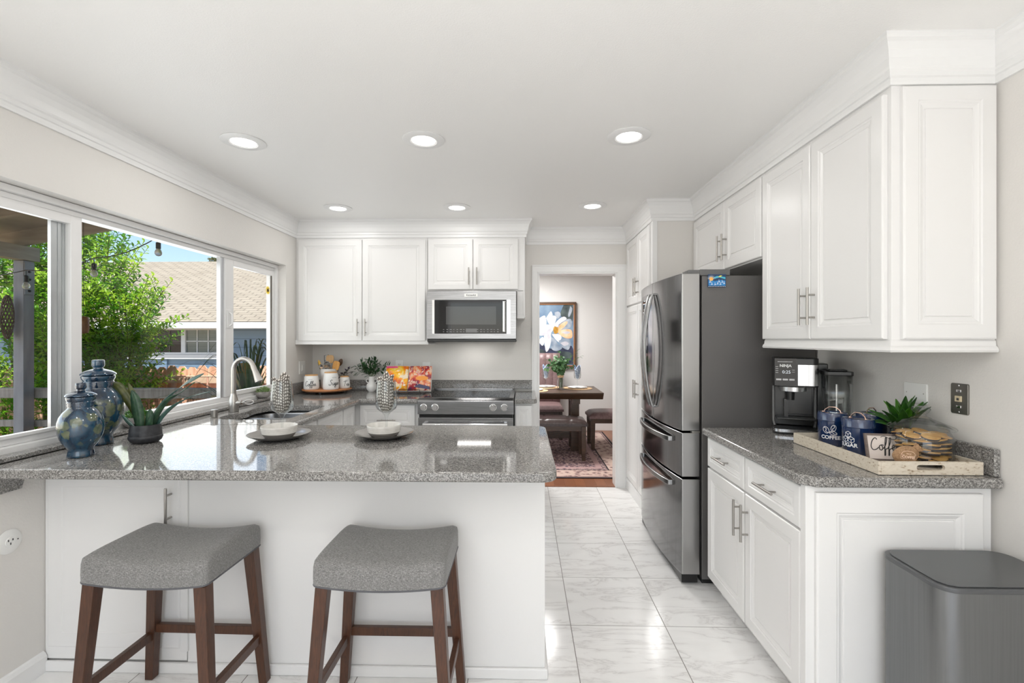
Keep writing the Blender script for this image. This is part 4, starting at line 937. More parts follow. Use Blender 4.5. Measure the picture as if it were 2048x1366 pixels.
utensil('slotted_spoon', 'steel slotted spoon in front of the wooden turner', (.0,-.01,0), (.002,-.04,.150), paddle('round', M_chrome, .062, .075, 5))
utensil('serving_spoon', 'small steel spoon at the left of the crock', (-.02,-.02,0), (-.048,-.045,.155), paddle('round', M_chrome, .034, .042))
utensil('wooden_spoon', 'orange olive-wood spoon leaning out right of the crock', (.02,-.01,0), (.062,-.02,.140), paddle('sq', M_uo, .062, .085))
utensil('wooden_spoon', 'dark brown spoon leaning far right behind the orange one', (.02,.02,0), (.085,.02,.175), paddle('round', mat('dark_brown_wood', (.08,.035,.015), .5), .04, .07))
utensil('yellow_spatula', 'yellow handled spatula leaning left in the crock', (-.02,0,0), (-.070,.0,.150), paddle('round', mat('yellow_plastic', (.75,.45,.06), .4), .022, .085))
utensil('bamboo_tongs', 'thin dark tongs leaning furthest left in the crock', (-.03,.01,0), (-.09,.01,.165), paddle('round', mat('dark_olive_wood', (.12,.09,.03), .5), .010, .05))
def grater(t, a, b_):
    m = MB(); d = (b_-a).normalized(); s = Vector((1,0,0)); m.tube([a-s*.018, b_-s*.022, b_-s*.019+d*.045, b_+s*.019+d*.055, b_+s*.020, a+s*.018], .0028, 8); m.build('wire_frame', M_blk, t, smooth=True)
    m = MB(); q = [a-s*.017, a+s*.017, b_+s*.019, b_-s*.020]; m.add(q+[p+Vector((0,.002,0)) for p in q], [(0,1,2,3),(7,6,5,4),(0,4,5,1),(1,5,6,2),(2,6,7,3),(3,7,4,0)]); m.build('grater_plate', mat('dull_grey_metal', (.16,.16,.16), .4, .7), t)
utensil('grater', 'flat black framed grater standing at the back left of the crock', (-.01,.03,0), (-.035,.035,.225), grater)
t = thing('mortar', 'small white marble mortar with a pestle at the left edge of the board', 'mortar', (-1.935, 4.245, .9515)); M_marb = noisy('white_marble', (.62,.61,.59), (.74,.73,.71), 30, .3)
m = MB(); m.lathe([(0,0),(.026,0),(.030,.006),(.044,.025),(.047,.050),(.043,.052),(.038,.03),(0,.016)], n=32); m.build('bowl', M_marb, t, smooth=True)
o = MB(); o.tube([(.0,0,.024),(-.02,-.01,.062),(-.038,-.018,.090),(-.045,-.022,.102)], [.012,.009,.008,.011], 12); q = o.build('pestle', M_marb, smooth=True, loc=(-1.935,4.245,.9515)); tag(q, 'white marble pestle leaning in the mortar toward the window', 'pestle')
# dark trailing sprigs behind
def leaf(mb, p, d, L, W, up=Vector((0,0,1)), mi=0, fold=.2):
    d = d.normalized(); s = d.cross(up)
    if s.length < .1: s = d.cross(Vector((1,0,0)))
    s.normalize(); nn = s.cross(d)
    mb.add([p, p+d*L*.35-s*W/2+nn*W*fold, p+d*L*.40, p+d*L*.35+s*W/2+nn*W*fold, p+d*L-nn*W*.25, p+d*L*.72-s*W*.33+nn*W*fold*.6, p+d*L*.72+s*W*.33+nn*W*fold*.6],
        [(0,2,1),(0,3,2),(1,2,5),(2,3,6),(2,4,5),(2,6,4)], mi)
def sprig(mb, base, tip, n, L, W, sag=0, jit=.3, mi=0, stem=None, rs=.0012):
    base, tip = Vector(base), Vector(tip); mid = base.lerp(tip, .5) + Vector((0,0,sag)); pts = smooth_path([base, mid, tip], 6)
    if stem: stem.tube(pts, rs, 5)
    for k in range(n):
        f = .25 + .75*k/(n-1); i = min(int(f*(len(pts)-1)), len(pts)-2); p = pts[i].lerp(pts[i+1], f*(len(pts)-1)-i); t_ = (pts[i+1]-pts[i]).normalized()
        a = random.uniform(0, 2*pi); s = t_.cross(Vector((cos(a), sin(a), .3))).normalized()
        leaf(mb, p, (t_*random.uniform(.5,1) + s*random.uniform(.6,1.1)), L*random.uniform(.7,1.15), W*random.uniform(.8,1.2), mi=mi)
M_euc = leafm('deep_green_leaf', (.015,.055,.02), (.045,.13,.045), 40, .4, .2); M_stem = mat('green_stem', (.07,.12,.03), .6)
t = thing('potted_plant', 'leafy olive-green sprigs in a white two-handled vase before the backsplash', 'plant', (-1.392, 4.315, .911))
m = MB(); m.lathe([(0,0),(.026,0),(.029,.004),(.044,.022),(.0485,.045),(.045,.066),(.030,.084),(.0255,.094),(.0255,.122),(.029,.140),(.026,.141),(.022,.122),(.021,.095),(0,.09)], n=40); vb = m.build('vase_body', M_cer, t, smooth=True)
for s in (-1, 1):
    m = MB(); m.tube([(s*.026,0,.112),(s*.040,0,.116),(s*.050,0,.106),(s*.047,0,.090),(s*.034,0,.082)], .0045, 8); m.build('vase_handle', M_cer, t, smooth=True)
m = MB(); st = MB(); rn = random.Random(3)
for k in range(19):
    a = rn.uniform(0, 2*pi); r_ = rn.uniform(.02,.15) if k > 3 else .16; h = .29 - r_*.45 + rn.uniform(-.04,.03)
    sprig(m, (0,0,.12), (r_*cos(a), r_*sin(a)*.7, h), 11, .052, .015, .02, stem=st)
sprig(m, (0,0,.12), (-.165,-.02,.235), 12, .05, .012, .03, stem=st); sprig(m, (0,0,.12), (.15,-.02,.25), 12, .05, .012, .03, stem=st)
m.build('foliage', M_euc, t); st.build('stems', M_stem, t)
t = thing('trailing_sprig', 'dark sprig with purple flowers behind the crock on the board', 'plant', (-1.70, 4.36, .953))
m = MB(); st = MB()
for k in range(7): sprig(m, (0,0,0), (random.uniform(-.14,.17), random.uniform(-.02,.04), random.uniform(.10,.17)), 9, .03, .012, .03, stem=st)
m.build('foliage', leafm('dark_purple_leaf', (.03,.04,.03), (.13,.07,.15), 60), t); st.build('stems', M_stem, t)
# cookbook on wire stand
bk = thing('open_cookbook', 'open cookbook with bright orange and red food photographs on a wire stand', 'book', (-1.025, 4.17, .935)); bk.rotation_euler = (R(-20), 0, 0)
def pages(x0, x1, sgn):
    def fn(u, v): x = x0+(x1-x0)*u; c = abs(x)/.205; return (x, -.012*sin(min(1,c)*pi*.9)*.6 - .004, v*.225)
    m = MB(); m.grid(fn, 14, 4); return m
def photo_mat(name, stops, sc, seed):
    m = mat(name, (.5,.5,.5), .12); n, b = NT(m); v = coord(n, (1,1,1), loc=(seed,seed,0)); f = noise(n, v, sc, 3, .5, 1.5)
    c = ramp(n, f, stops); f2 = noise(n, v, sc*1.6, 2, .5, 2); s = n.nodes.new('ShaderNodeSeparateXYZ'); n.links.new(coord(n), s.inputs[0])
    c = mixc(n, ramp(n, f2, [(.52,(0,0,0)),(.60,(1,1,1))]), c, stops[-1][1]); n.links.new(c, b.inputs['Base Color']); return m
MP1 = photo_mat('orange_food_photo', [(.3,(.55,.05,.12)),(.42,(.85,.20,.02)),(.52,(.95,.42,.02)),(.62,(.95,.62,.05)),(.75,(.9,.75,.55))], 9, 1)
MP2 = photo_mat('red_drinks_photo', [(.28,(.10,.03,.10)),(.40,(.35,.03,.05)),(.50,(.75,.12,.06)),(.58,(.90,.40,.18)),(.72,(.85,.62,.50))], 10, 5)
pages(-.205,-.003,-1).build('left_page', MP1, bk, smooth=True, solid=.004); pages(.003,.205,1).build('right_page', MP2, bk, smooth=True, solid=.004)
m = MB(); m.box(-.21,.21,.004,.010,-.004,.230); m.build('cover', mat('book_cover', (.75,.73,.70), .4), bk)
m = MB(); m.add([(-.205,-.0135,.205),(-.10,-.0145,.207),(-.10,-.0145,.222),(-.205,-.0105,.2225)], [(0,1,2,3)]); m.build('page_header', mat('magenta_ink', (.65,.04,.18), .3), bk)
m = MB(); m.add([(.075,-.0145,.09)]+[(.075+.05+.055*cos(R(a)),-.0146,.112+.022*sin(R(a))) for a in range(0,360,20)], [tuple(range(1,19))]); m.build('photo_detail', mat('orange_slice_ink', (.90,.32,.03), .3), bk)
m = MB(); m.add([(.06,-.0143,.03),(.20,-.0135,.01),(.20,-.0135,.035),(.10,-.0143,.06)], [(0,1,2,3)]); m.build('photo_detail', mat('navy_ink', (.05,.05,.12), .3), bk)
bs = thing('book_stand', 'dark wire cookbook stand holding the open cookbook', 'stand', (-1.025, 4.10, .911))
m = MB(); m.tube([(-.20,-.005,.045),(-.20,-.035,.012),(-.20,.0,.012)], .0025, 8)
m = MB(); m.tube([(-.16,.19,.004),(-.16,-.01,.004),(.16,-.01,.004),(.16,.19,.004),(.16,.145,.19),(-.16,.145,.19)], .003, 8, closed=True); m.build('wire_frame', M_blk, bs, smooth=True)
m = MB(); m.tube([(-.055,.0,.018),(-.055,-.022,.018),(-.055,-.024,.045),(.13,-.024,.045),(.13,-.022,.012),(.13,.0,.018)], .0025, 8); m.build('page_holder', M_blk, bs, smooth=True)
for xx in (-.055,.025,.13):
    m = MB(); m.tube([(xx,-.01,.004),(xx,-.028,.010),(xx,-.024,.040)], .0025, 8); m.build('foot_wire', M_blk, bs, smooth=True)
m = MB(); m.box(-.165,.165,-.012,.040,.010,.016); m.build('base_ledge', M_blk, bs)
# ---------------------------------------------------------------- coffee corner
cm = thing('coffee_maker', 'black and steel coffee maker with lit display beside the refrigerator', 'coffee maker', (1.415, 2.500, .911), R(-24))
m = MB(); m.prism(rrect(-.100,.100,-.105,.095,.03,6), 0, .012); m.prism(rrect(-.098,.098,-.103,.095,.03,6), .012, .028); m.build('base', M_blk, cm, bevel=.003)
m = MB(); m.prism([(x*1.004, y*1.006) for x, y in rrect(-.100,.100,-.105,.02,.03,8)], .010, .024); m.build('base_band', M_steel, cm, smooth=True)
m = MB(); m.box(-.092,.092,.010,.095,.028,.24); m.build('tower', M_blk, cm, bevel=.006)
for s in (-1,1):
    m = MB(); m.tube([(s*.088,-.02,.028),(s*.094,.0,.05),(s*.094,.006,.10),(s*.094,.006,.235)], .0065, 8); m.build('side_rail', M_gray, cm, smooth=True)
m = MB(); m.prism(rrect(-.098,.098,-.108,.095,.03,8), .240, .385); hd = m.build('brew_head', M_blk, cm, bevel=.004)
m = MB(); arcp = [(p[0]*1.006, p[1]*1.006) for p in rrect(-.098,.098,-.108,.095,.03,8)]
sel = [p for p in arcp if p[1] < -.07 and p[0] > .004] ; sel = [(.006,-.1087)] + sorted([p for p in sel if p[0] > .02], key=lambda p: p[0]+ (p[1]+.11)) + [(.0986,.02)]
vs = [(x,y,.248) for x,y in sel]+[(x,y,.352) for x,y in sel]; k = len(sel); m.add(vs, [(i,i+1,k+i+1,k+i) for i in range(k-1)]); m.build('steel_wrap', M_steel, hd, smooth=True)
m = MB(); m.box(-.096,.000,-.1095,-.108,.246,.383); ds = m.build('control_screen', M_blkgl, hd)
FS = lambda x, y: (-.048+x, -.1100, .31+y)
m = MB(); put_text(m, 'NINJA', .019, lambda x, y: FS(x, y+.036), bold=.0006); m.build('logo_lettering', mat('white_print', (.8,.8,.8), .4), ds)
m = MB(); put_text(m, '0:25', .022, lambda x, y: FS(x+.004, y+.004)); m.build('display_digits', M_ledw, ds)
M_btn = mat('light_grey_button', (.55,.55,.56), .35)
for k in range(3):
    m = MB(); m.box(-.090+.029*k,-.066+.029*k,-.1115,-.1094,.272,.281); m.build('button', M_btn, ds, bevel=.002)
m = MB()
for (a, b_) in ((-.038,.030),(-.038,.020),(-.038,.010),(-.038,.0),(.034,.014),(.034,.004)): m.add([FS(a-.006,b_),FS(a+.006,b_),FS(a+.006,b_+.002),FS(a-.006,b_+.002)], [(0,1,2,3)])
m.add([FS(-.035,.055),FS(.030,.055),FS(.030,.058),FS(-.035,.058)], [(0,1,2,3)]); m.build('screen_icons', M_btn, ds)
m = MB(); m.lathe([(.060,.0),(.060,.022),(.064,.024),(0,.024)], (-.01,-.045,.216), 32); m.build('brew_basket', M_steel, cm, smooth=True)
m = MB(); m.lathe([(0,0),(.018,0),(.020,.05),(0,.05)], (-.02,-.035,.168), 20); m.box(-.048,-.030,-.03,.012,.06,.17); m.build('nozzle', M_blk, cm, smooth=True)
m = MB(); m.box(-.085,.090,-.085,.008,.070,.080); m.box(-.04,.088,.000,.010,.080,.088); m.build('cup_shelf', M_blk, cm, bevel=.002)
m = MB(); m.box(-.03,.080,.0075,.0105,.092,.225); m.build('back_panel', mat('dark_satin_plastic', (.04,.04,.04), .3), cm, bevel=.002)
m = MB(); m.box(.102,.150,.005,.135,.02,.355); m.build('water_reservoir', M_blk, cm, bevel=.005)
bl = thing('blender_jar', 'clear square blender jar with black lid beside the coffee maker', 'blender', (1.535, 2.350, .911), R(-20))
def sq(h, z, r): return [(x,y,z) for x,y in rrect(-h,h,-h,h,r,5)]
m = MB(); rg_ = [sq(.040,.03,.015), sq(.044,.06,.015), sq(.052,.20,.015), sq(.055,.305,.015)]; k = len(rg_[0]); m.add([v for r_ in rg_ for v in r_], [(i*k+j,i*k+(j+1)%k,(i+1)*k+(j+1)%k,(i+1)*k+j) for i in range(3) for j in range(k)]); m.build('jar_body', M_glass, bl, smooth=True, solid=.004)
m = MB(); m.prism(rrect(-.045,.045,-.045,.045,.015), 0, .032); m.build('collar', M_blk, bl, bevel=.003)
m = MB(); m.prism(rrect(-.059,.059,-.059,.059,.015), .305, .325); m.prism(rrect(-.04,.04,-.04,.04,.015), .325, .333); m.build('lid', M_blk, bl, bevel=.003)
m = MB(); m.tube([(.040,-.045,.275),(.040,-.075,.27),(.040,-.075,.10),(.036,-.040,.09)], .009, 8); m.build('handle', M_glass, bl, smooth=True)
m = MB(); m.tube([(0,0,.03),(0,0,.26)], .006, 8)
for zz in (.06,.12,.18): m.bar((-.03,0,zz),(.03,0,zz+.012), .012, .0015)
m.build('blade_shaft', M_chrome, bl)
# tray
M_dist = mat('distressed_cream_paint', (.6,.52,.42), .6); n, b = NT(M_dist); v = coord(n, (2.5,2.5,6))
f = noise(n, v, 22, 8, .72); n.links.new(ramp(n, f, [(.30,(.10,.06,.03)),(.38,(.33,.24,.15)),(.43,(.60,.53,.43)),(.7,(.68,.62,.52))]), b.inputs['Base Color'])
tr = thing('wooden_tray', 'distressed cream wooden tray with a slotted end, on the right counter', 'tray', (0,0,0))
TX0,TX1,TY0,TY1 = 1.256,1.620,1.700,2.225
m = MB(); m.box(TX0+.004,TX1-.004,TY0+.004,TY1-.004,.912,.920); m.build('tray_base', M_dist, tr)
for x0, x1 in ((TX0,TX0+.010),(TX1-.010,TX1)):
    m = MB(); m.box(x0,x1,TY0,TY1,.912,.958); m.build('tray_side', M_dist, tr, bevel=.001)
def slotted(y0, y1):
    mb = MB(); xc = (TX0+TX1)/2 - .0; n = 8; hole = []
    for k in range(n+1): a = R(-90+180*k/n); hole.append((xc+.040+.0095*cos(a), .9375+.0095*sin(a)))
    for k in range(n+1): a = R(90+180*k/n); hole.append((xc-.040+.0095*cos(a), .9375+.0095*sin(a)))
    ox0, ox1, oz0, oz1 = TX0+.010, TX1-.010, .912, .958; outer = []
    for hx, hz in hole: outer.append((ox1, oz0 if hz < .9375 else oz1) if hx > xc else (ox0, oz0 if hz < .9375 else oz1))
    N = len(hole); vs = [(a,y0,c) for a,c in outer]+[(a,y0,c) for a,c in hole]+[(a,y1,c) for a,c in outer]+[(a,y1,c) for a,c in hole]; fs = []
    for i in range(N):
        j = (i+1) % N; fs += [(i,j,N+j,N+i),(2*N+i,3*N+i,3*N+j,2*N+j),(N+i,N+j,3*N+j,3*N+i),(i,2*N+i,2*N+j,j)]
    mb.add(vs, fs); return mb
slotted(TY0,TY0+.011).build('tray_end', M_dist, tr, weld=True); slotted(TY1-.011,TY1).build('tray_end', M_dist, tr, weld=True)
M_navy = mat('navy_enamel', (.004,.022,.085), .16, spec=.7, Coat_Weight=.6); M_copper = mat('copper_wire', (.75,.52,.42), .25, 1); M_wht = mat('white_print_enamel', (.82,.83,.85), .35)
def tin(loc, label, word, icon, rz, r=.0555, h=.130):
    t = thing('storage_tin', label, 'tin', loc, rz, 'navy storage tins on the tray'); m = MB()
    m.lathe([(0,0),(r*.97,0),(r,.003),(r,h-.01),(0,h-.01)], n=48); bd = m.build('tin_body', M_navy, t, smooth=True)
    m = MB(); m.lathe([(0,h-.022),(r*1.03,h-.022),(r*1.045,h-.019),(r*1.03,h-.016),(r*1.03,h+.008),(r*.98,h+.014),(r*.80,h+.015),(r*.72,h+.012),(0,h+.012)], n=48); ld = m.build('lid', M_navy, t, smooth=True, flat_angle=30)
    m = MB(); m.tube([(-.032,0,h+.012),(-.027,0,h+.024),(-.012,0,h+.036),(.012,0,h+.036),(.027,0,h+.024),(.032,0,h+.012)], .0024, 8)
    for s in (-1,1): m.ball((s*.034,0,h+.013), .008, .006, .004, 10, 6)
    m.build('bail_handle', M_copper, ld, smooth=True)
    if word:
        F = cyl_map(r, 0, lift=.0008); m = MB(); put_text(m, word, .0215, lambda x, y: F(x, y+.038), bold=.0007); icon(m, lambda x, y: F(x, y+.068)); m.build('lettering', M_wht, t)
    return t
def beans(m, F):
    for (cx_, cz_, a_, w_, h_) in ((-.017,.002,.5,.011,.015),(.011,.012,-.25,.009,.014),(.010,-.010,1.35,.008,.014)):
        el = [(cx_ + w_*cos(q)*cos(a_)-h_*sin(q)*sin(a_), cz_ + w_*cos(q)*sin(a_)+h_*sin(q)*cos(a_)) for q in [2*pi*k/16 for k in range(16)]]; stroke(m, el, .002, F, k=1, closed=True)
        sc = [(cx_ + x*cos(a_)-y*sin(a_), cz_ + x*sin(a_)+y*cos(a_)) for x, y in ((.002,-h_*.9),(-w_*.3,-h_*.3),(w_*.3,h_*.3),(-.002,h_*.9))]; stroke(m, sc, .0022, F, k=4)
def cubes(m, F):
    for cx_, cz_ in ((-.012,-.008),(.012,-.008),(0,.013)):
        hx_ = [(cx_+.0125*cos(R(30+60*k)), cz_+.0125*sin(R(30+60*k))) for k in range(6)]; stroke(m, hx_, .002, F, k=1, closed=True)
        for k in (0,2,4): stroke(m, [(cx_,cz_), (cx_+.0125*cos(R(30+60*k)), cz_+.0125*sin(R(30+60*k)))], .0018, F, k=1)
tin((1.386,2.150,.921), 'navy tin lettered COFFEE, at the far left of the tray', 'COFFEE', beans, R(-40))
tin((1.3845,1.985,.921), 'navy tin lettered SUGAR, nearest the front', 'SUGAR', cubes, R(-72))
tin((1.543,2.130,.921), 'navy tin with plain visible side, behind the sugar tin', None, None, R(20))
# agave in a black pot
M_aga = leafm('dark_agave_leaf', (.010,.045,.012), (.05,.17,.02), 12, .35, .15); M_aga2 = leafm('bright_agave_leaf', (.05,.20,.015), (.13,.33,.03), 14, .35, .3)
t = thing('agave_plant', 'spiky green artificial agave in a black dimpled pot behind the tins', 'plant', (1.572,1.988,.921))
m = MB(); m.lathe([(0,0),(.035,0),(.040,.004),(.042,.10),(.038,.102),(.036,.09),(0,.088)], n=24)
for j in range(5):
    for i in range(12): a = 2*pi*(i+.5*(j%2))/12; m.ball((.041*cos(a), .041*sin(a), .014+.02*j), .006, .006, .007, 6, 5)
m.build('pot', M_blk, t, smooth=True)
rn = random.Random(5)
for ring, (nl, el, L, W) in enumerate(((9,8,.150,.036),(8,28,.150,.040),(6,50,.135,.040),(3,74,.105,.038))):
    for k in range(nl):
        a = 2*pi*(k+.5*ring)/nl + rn.uniform(-.1,.1); e = R(el+rn.uniform(-5,5)); d = Vector((cos(a)*cos(e), sin(a)*cos(e), sin(e)))
        if d.x > .25: d = Vector((d.x*.35, d.y, d.z+.25)).normalized()
        if d.y < -.2 and e < .8: d = Vector((d.x, d.y*.7, d.z+.55)).normalized()
        b0 = Vector((0,0,.095)); s = d.cross(Vector((0,0,1))).normalized(); up = s.cross(d)
        m = MB(); pts = [b0 + d*L*f + up*(.018*sin(f*pi*.9)) for f in (0,.3,.6,.85,1)]; blade(m, pts, (W*.6,W,W*.85,W*.4,.001), 0, s, fold=.22)
        m.build('leaf', M_aga2 if ring >= 2 else M_aga, t, smooth=True, solid=.002)
# cookie jar and cookies
JX, JY = 1.520, 1.842
cj = thing('cookie_jar', 'round lidded glass jar full of cookies on the wooden tray', 'jar', (JX,JY,.921), group='cookie jar')
m = MB(); m.lathe([(0,0),(.083,0),(.093,.006),(.096,.02),(.098,.07),(.096,.100),(.088,.118),(.083,.124),(.083,.130),(.080,.130),(.080,.123),(.085,.116),(.0925,.100),(.0945,.07),(.0925,.02),(.089,.010),(0,.008)], n=56, caps=False); m.build('jar_body', M_glass, cj, smooth=True, weld=True)
m = MB(); m.lathe([(.102,.131),(.105,.134),(.102,.139),(.085,.146),(.058,.158),(.034,.168),(.030,.172),(.018,.176),(.015,.184),(.024,.192),(.030,.203),(.026,.212),(.012,.214),(0,.214)], n=56, caps=False); m.lathe([(.100,.131),(.084,.142),(.058,.154),(.03,.165),(0,.168)], n=56, caps=False); m.build('lid', M_glass, cj, smooth=True, weld=True)
M_cook = noisy('golden_cookie', (.58,.28,.06), (.72,.42,.13), 60, .7, bstr=.3); M_choc = mat('dark_chocolate', (.030,.017,.015), .65, spec=.2)
ck = thing('cookie', 'round golden cookie with dark chocolate underside inside the glass jar', 'cookie', (JX,JY,.94), group='cookies in the glass jar')
m = MB(); m.lathe([(0,0),(.026,0),(.0285,.002),(.0275,.0045),(.022,.006),(0,.0065)], n=24); m.build('biscuit', M_cook, ck, smooth=True)
m = MB(); m.lathe([(0,-.0075),(.024,-.0075),(.0272,-.0045),(.028,-.0002),(0,-.0002)], n=24); m.build('chocolate_layer', M_choc, ck, smooth=True)
first = True; rn = random.Random(11)
for layer in range(7):
    nl = 7
    for k in range(nl):
        a = 2*pi*(k + .5*(layer % 2))/nl; o = ck if first else dup(ck); first = False
        o.location = (JX + .062*cos(a), JY + .062*sin(a), .9365 + layer*.0152 + .002*(k % 2)); o.rotation_euler = (R(rn.uniform(-13,13)), R(rn.uniform(-13,13)), rn.uniform(0,6))
# sign and bag
sg = thing('coffee_sign', 'small framed sign with Coffee in curly lettering, leaning on the tins', 'sign', (1.400,1.850,.922)); sg.rotation_euler = (R(-14), R(0), R(-9))
m = MB(); m.box(-.062,.062,0,.003,.0,.100); m.build('sign_board', mat('pale_pink_board', (.76,.68,.63), .6), sg)
m = MB(); M_sgw = wood('grey_brown_frame', (.13,.10,.085), (.2,.16,.14), 12, (2,2,8), .6)
for q in ((-.068,-.060,0,.104),(.060,.068,0,.104)): m.box(q[0],q[1],-.004,.006,q[2],q[3])
m.box(-.060,.060,-.004,.006,0,.008); m.box(-.060,.060,-.004,.006,.096,.104); m.build('frame', M_sgw, sg)
m = MB(); F = lambda x, y: (x, -.0008, .060+y); cursive(m, 'Coffee', .046, .0034, F); stroke(m, [(-.012,.030),(.0,.034),(.018,.026),(.034,.022),(.044,.030)], .0022, F); m.build('lettering', M_ink, sg)
M_burl = noisy('burlap', (.27,.155,.08), (.40,.25,.14), 160, .9, bstr=.6, bscale=220)
bg_ = thing('burlap_bag', 'small tied burlap bag printed COFFEE lying against the sign', 'bag', (1.372,1.768,.9415), R(8)); bg_.rotation_euler = (R(0),R(52),R(-10)); bg_.scale = (.84,.84,.84)
m = MB()
prof = [(.004,-.052),(.030,-.050),(.040,-.035),(.043,-.010),(.038,.015),(.024,.032),(.014,.040),(.013,.044),(.017,.052),(.021,.061),(.017,.063),(.008,.054)]
vs = []; n_ = 40
for r_, z_ in prof:
    for k in range(n_):
        a = 2*pi*k/n_; w_ = 1 + (.16*sin(a*7)*max(0,(z_-.0)/.06) if z_ > 0 else .03*sin(a*3+z_*60)); vs.append((r_*w_*cos(a)*1.05, r_*w_*sin(a)*.55, z_))
m.add(vs, [(i*n_+k,i*n_+(k+1)%n_,(i+1)*n_+(k+1)%n_,(i+1)*n_+k) for i in range(len(prof)-1) for k in range(n_)] + [tuple(range(n_))]); m.v = [(x, y-.0, z+.050) for x, y, z in m.v]; m.build('bag_body', M_burl, bg_, smooth=True, sub=1)
def BF(x, y):
    a_ = R(46); x, y = (x*cos(a_)-y*sin(a_))*.9, (x*sin(a_)+y*cos(a_))*.9; return (x, -.0258 + 6.5*x*x + max(0, y-.005)*.25, .042+y)
m = MB(); put_text(m, 'COFFEE', .0165, BF, bold=.0006); put_text(m, 'RAW', .009, lambda x, y: BF(x, y+.016)); stroke(m, [(-.032,-.010),(.032,-.010),(.032,.010),(-.032,.010)], .0015, BF, k=1, closed=True)
stroke(m, [(-.030,.012),(-.022,.024),(0,.029),(.022,.024),(.030,.012)], .0015, BF, k=4); m.build('print', mat('peach_print', (.85,.62,.47), .6), bg_)
m = MB(); m.tube([Vector((.0145*cos(a), .009*sin(a), .092)) for a in [2*pi*k/16 for k in range(16)]], .0018, 6, closed=True); m.tube([(.012,-.006,.092),(.022,-.018,.075),(.028,-.02,.05)], .0014, 6); m.build('drawstring', M_burl, bg_, smooth=True)
# window suncatcher
sc_ = thing('sunflower_suncatcher', 'yellow sunflower suncatcher stuck on the right window pane', 'suncatcher', (XF-.026, 3.842, 1.795)); sc_.rotation_euler = (0, R(90), 0)
m = MB()
for k in range(18):
    a = 2*pi*k/18; m.add([(.011*cos(a-.14),.011*sin(a-.14),.001),(.027*cos(a-.1),.027*sin(a-.1),.002),(.037*cos(a),.037*sin(a),.001),(.027*cos(a+.1),.027*sin(a+.1),.002),(.011*cos(a+.14),.011*sin(a+.14),.001)], [(0,1,2,3,4)])
m.build('petals', mat('sunflower_yellow', (.85,.62,.02), .5), sc_, solid=.002); m = MB(); m.lathe([(0,-.002),(.012,-.002),(.014,.002),(.010,.005),(0,.006)], n=20); m.build('flower_centre', mat('sunflower_brown', (.06,.03,.01), .7), sc_, smooth=True)
# ================================================================ dining room
dt = thing('dining_table', 'dark wood dining table with a thick slant-edged top seen through the doorway', 'table')
m = MB(); m.prism([(5.60,.76),(6.42,.76),(6.42,.745),(6.36,.675),(5.66,.675),(5.60,.745)], -.95, .955, axis='x'); m.build('table_top', M_darkwood, dt, bevel=.004)
for xx in (-.6, .645):
    m = MB(); m.box(xx-.05,xx+.05,5.86,5.97,0.0105,.675); m.build('leg', M_darkwood, dt, bevel=.004)
    m = MB(); m.box(xx-.05,xx+.05,6.10,6.21,0.0105,.675); m.build('leg', M_darkwood, dt, bevel=.004)
    m = MB(); m.box(xx-.045,xx+.045,5.72,6.35,.61,.672); m.build('trestle_bar', M_darkwood, dt)
m = MB(); m.box(-.55,.60,6.0,6.07,.14,.22); m.build('stretcher', M_darkwood, dt)
M_leath = noisy('dark_brown_leather', (.040,.026,.024), (.060,.042,.040), 50, .30, bstr=.1); M_leath2 = noisy('mauve_brown_leather', (.17,.105,.105), (.22,.145,.145), 40, .4)
def cushion(mb, x0, x1, y0, y1, z0, z1, tufts=()):
    def fn(u, v):
        a = u*2-1; c = v*2-1; k = (1-abs(a)**5)*(1-abs(c)**5); z = z0 + (z1-z0)*(max(k,0)**.35)
        for tx in tufts:
            z -= .012*math.exp(-((x0+(x1-x0)*u-tx)/.012)**2)
        return (x0+(x1-x0)*u, y0+(y1-y0)*v, z)
    mb.grid(fn, 60 if tufts else 24, 18); mb.box(x0,x1,y0,y1,z0-.03,z0)
def bench(name, label, x0, x1, y0, y1, zs, mt, tufts=()):
    t = thing(name, label, 'bench', group=None); m = MB(); cushion(m, x0, x1, y0, y1, zs-.055, zs, tufts); m.build('seat_cushion', mt, t, smooth=True, flat_angle=60, weld=True)
    m = MB(); m.box(x0+.03,x1-.03,y0+.03,y1-.03,zs-.145,zs-.085); m.build('apron', M_darkwood, t, bevel=.003)
    for xx in (x0+.045, x1-.045):
        for yy in (y0+.04, y1-.04):
            m = MB(); m.bar((xx,yy,zs-.09),(xx,yy,.0105), .055, .055, (0,1,0), wx2=.042, wy2=.042); m.build('leg', M_darkwood, t, bevel=.003)
    return t
bench('dining_bench', 'dark leather tufted bench with wooden legs on the near side of the dining table', -.62, .735, 5.36, 5.74, .49, M_leath, (.25,.53,-.05,-.33))
bench('dining_bench', 'brown leather bench at the right end of the dining table', .83, 1.75, 5.90, 6.34, .485, M_leath2)
dc = thing('dining_chair', 'mauve channel-tufted dining chair behind the table below the painting', 'chair')
m = MB(); cushion(m, .02, .56, 6.48, 6.98, .43, .49); m.build('seat', M_leath2, dc, smooth=True, weld=True)
m = MB(); m.grid(lambda u, v: (.04+.50*u, 6.96+.03*v - .012*abs(sin(u*pi*5)), .47+.72*v), 61, 8); m.build('backrest', M_leath2, dc, smooth=True, solid=.03)
for xx in (.06,.52):
    for yy in (6.52,6.94):
        m = MB(); m.bar((xx,yy,.40),(xx,yy,.0105), .045, mi=0); m.build('leg', M_darkwood, dc, bevel=.003)
m = MB(); m.box(.05,.53,6.51,6.96,.34,.40); m.build('seat_frame', M_darkwood, dc)
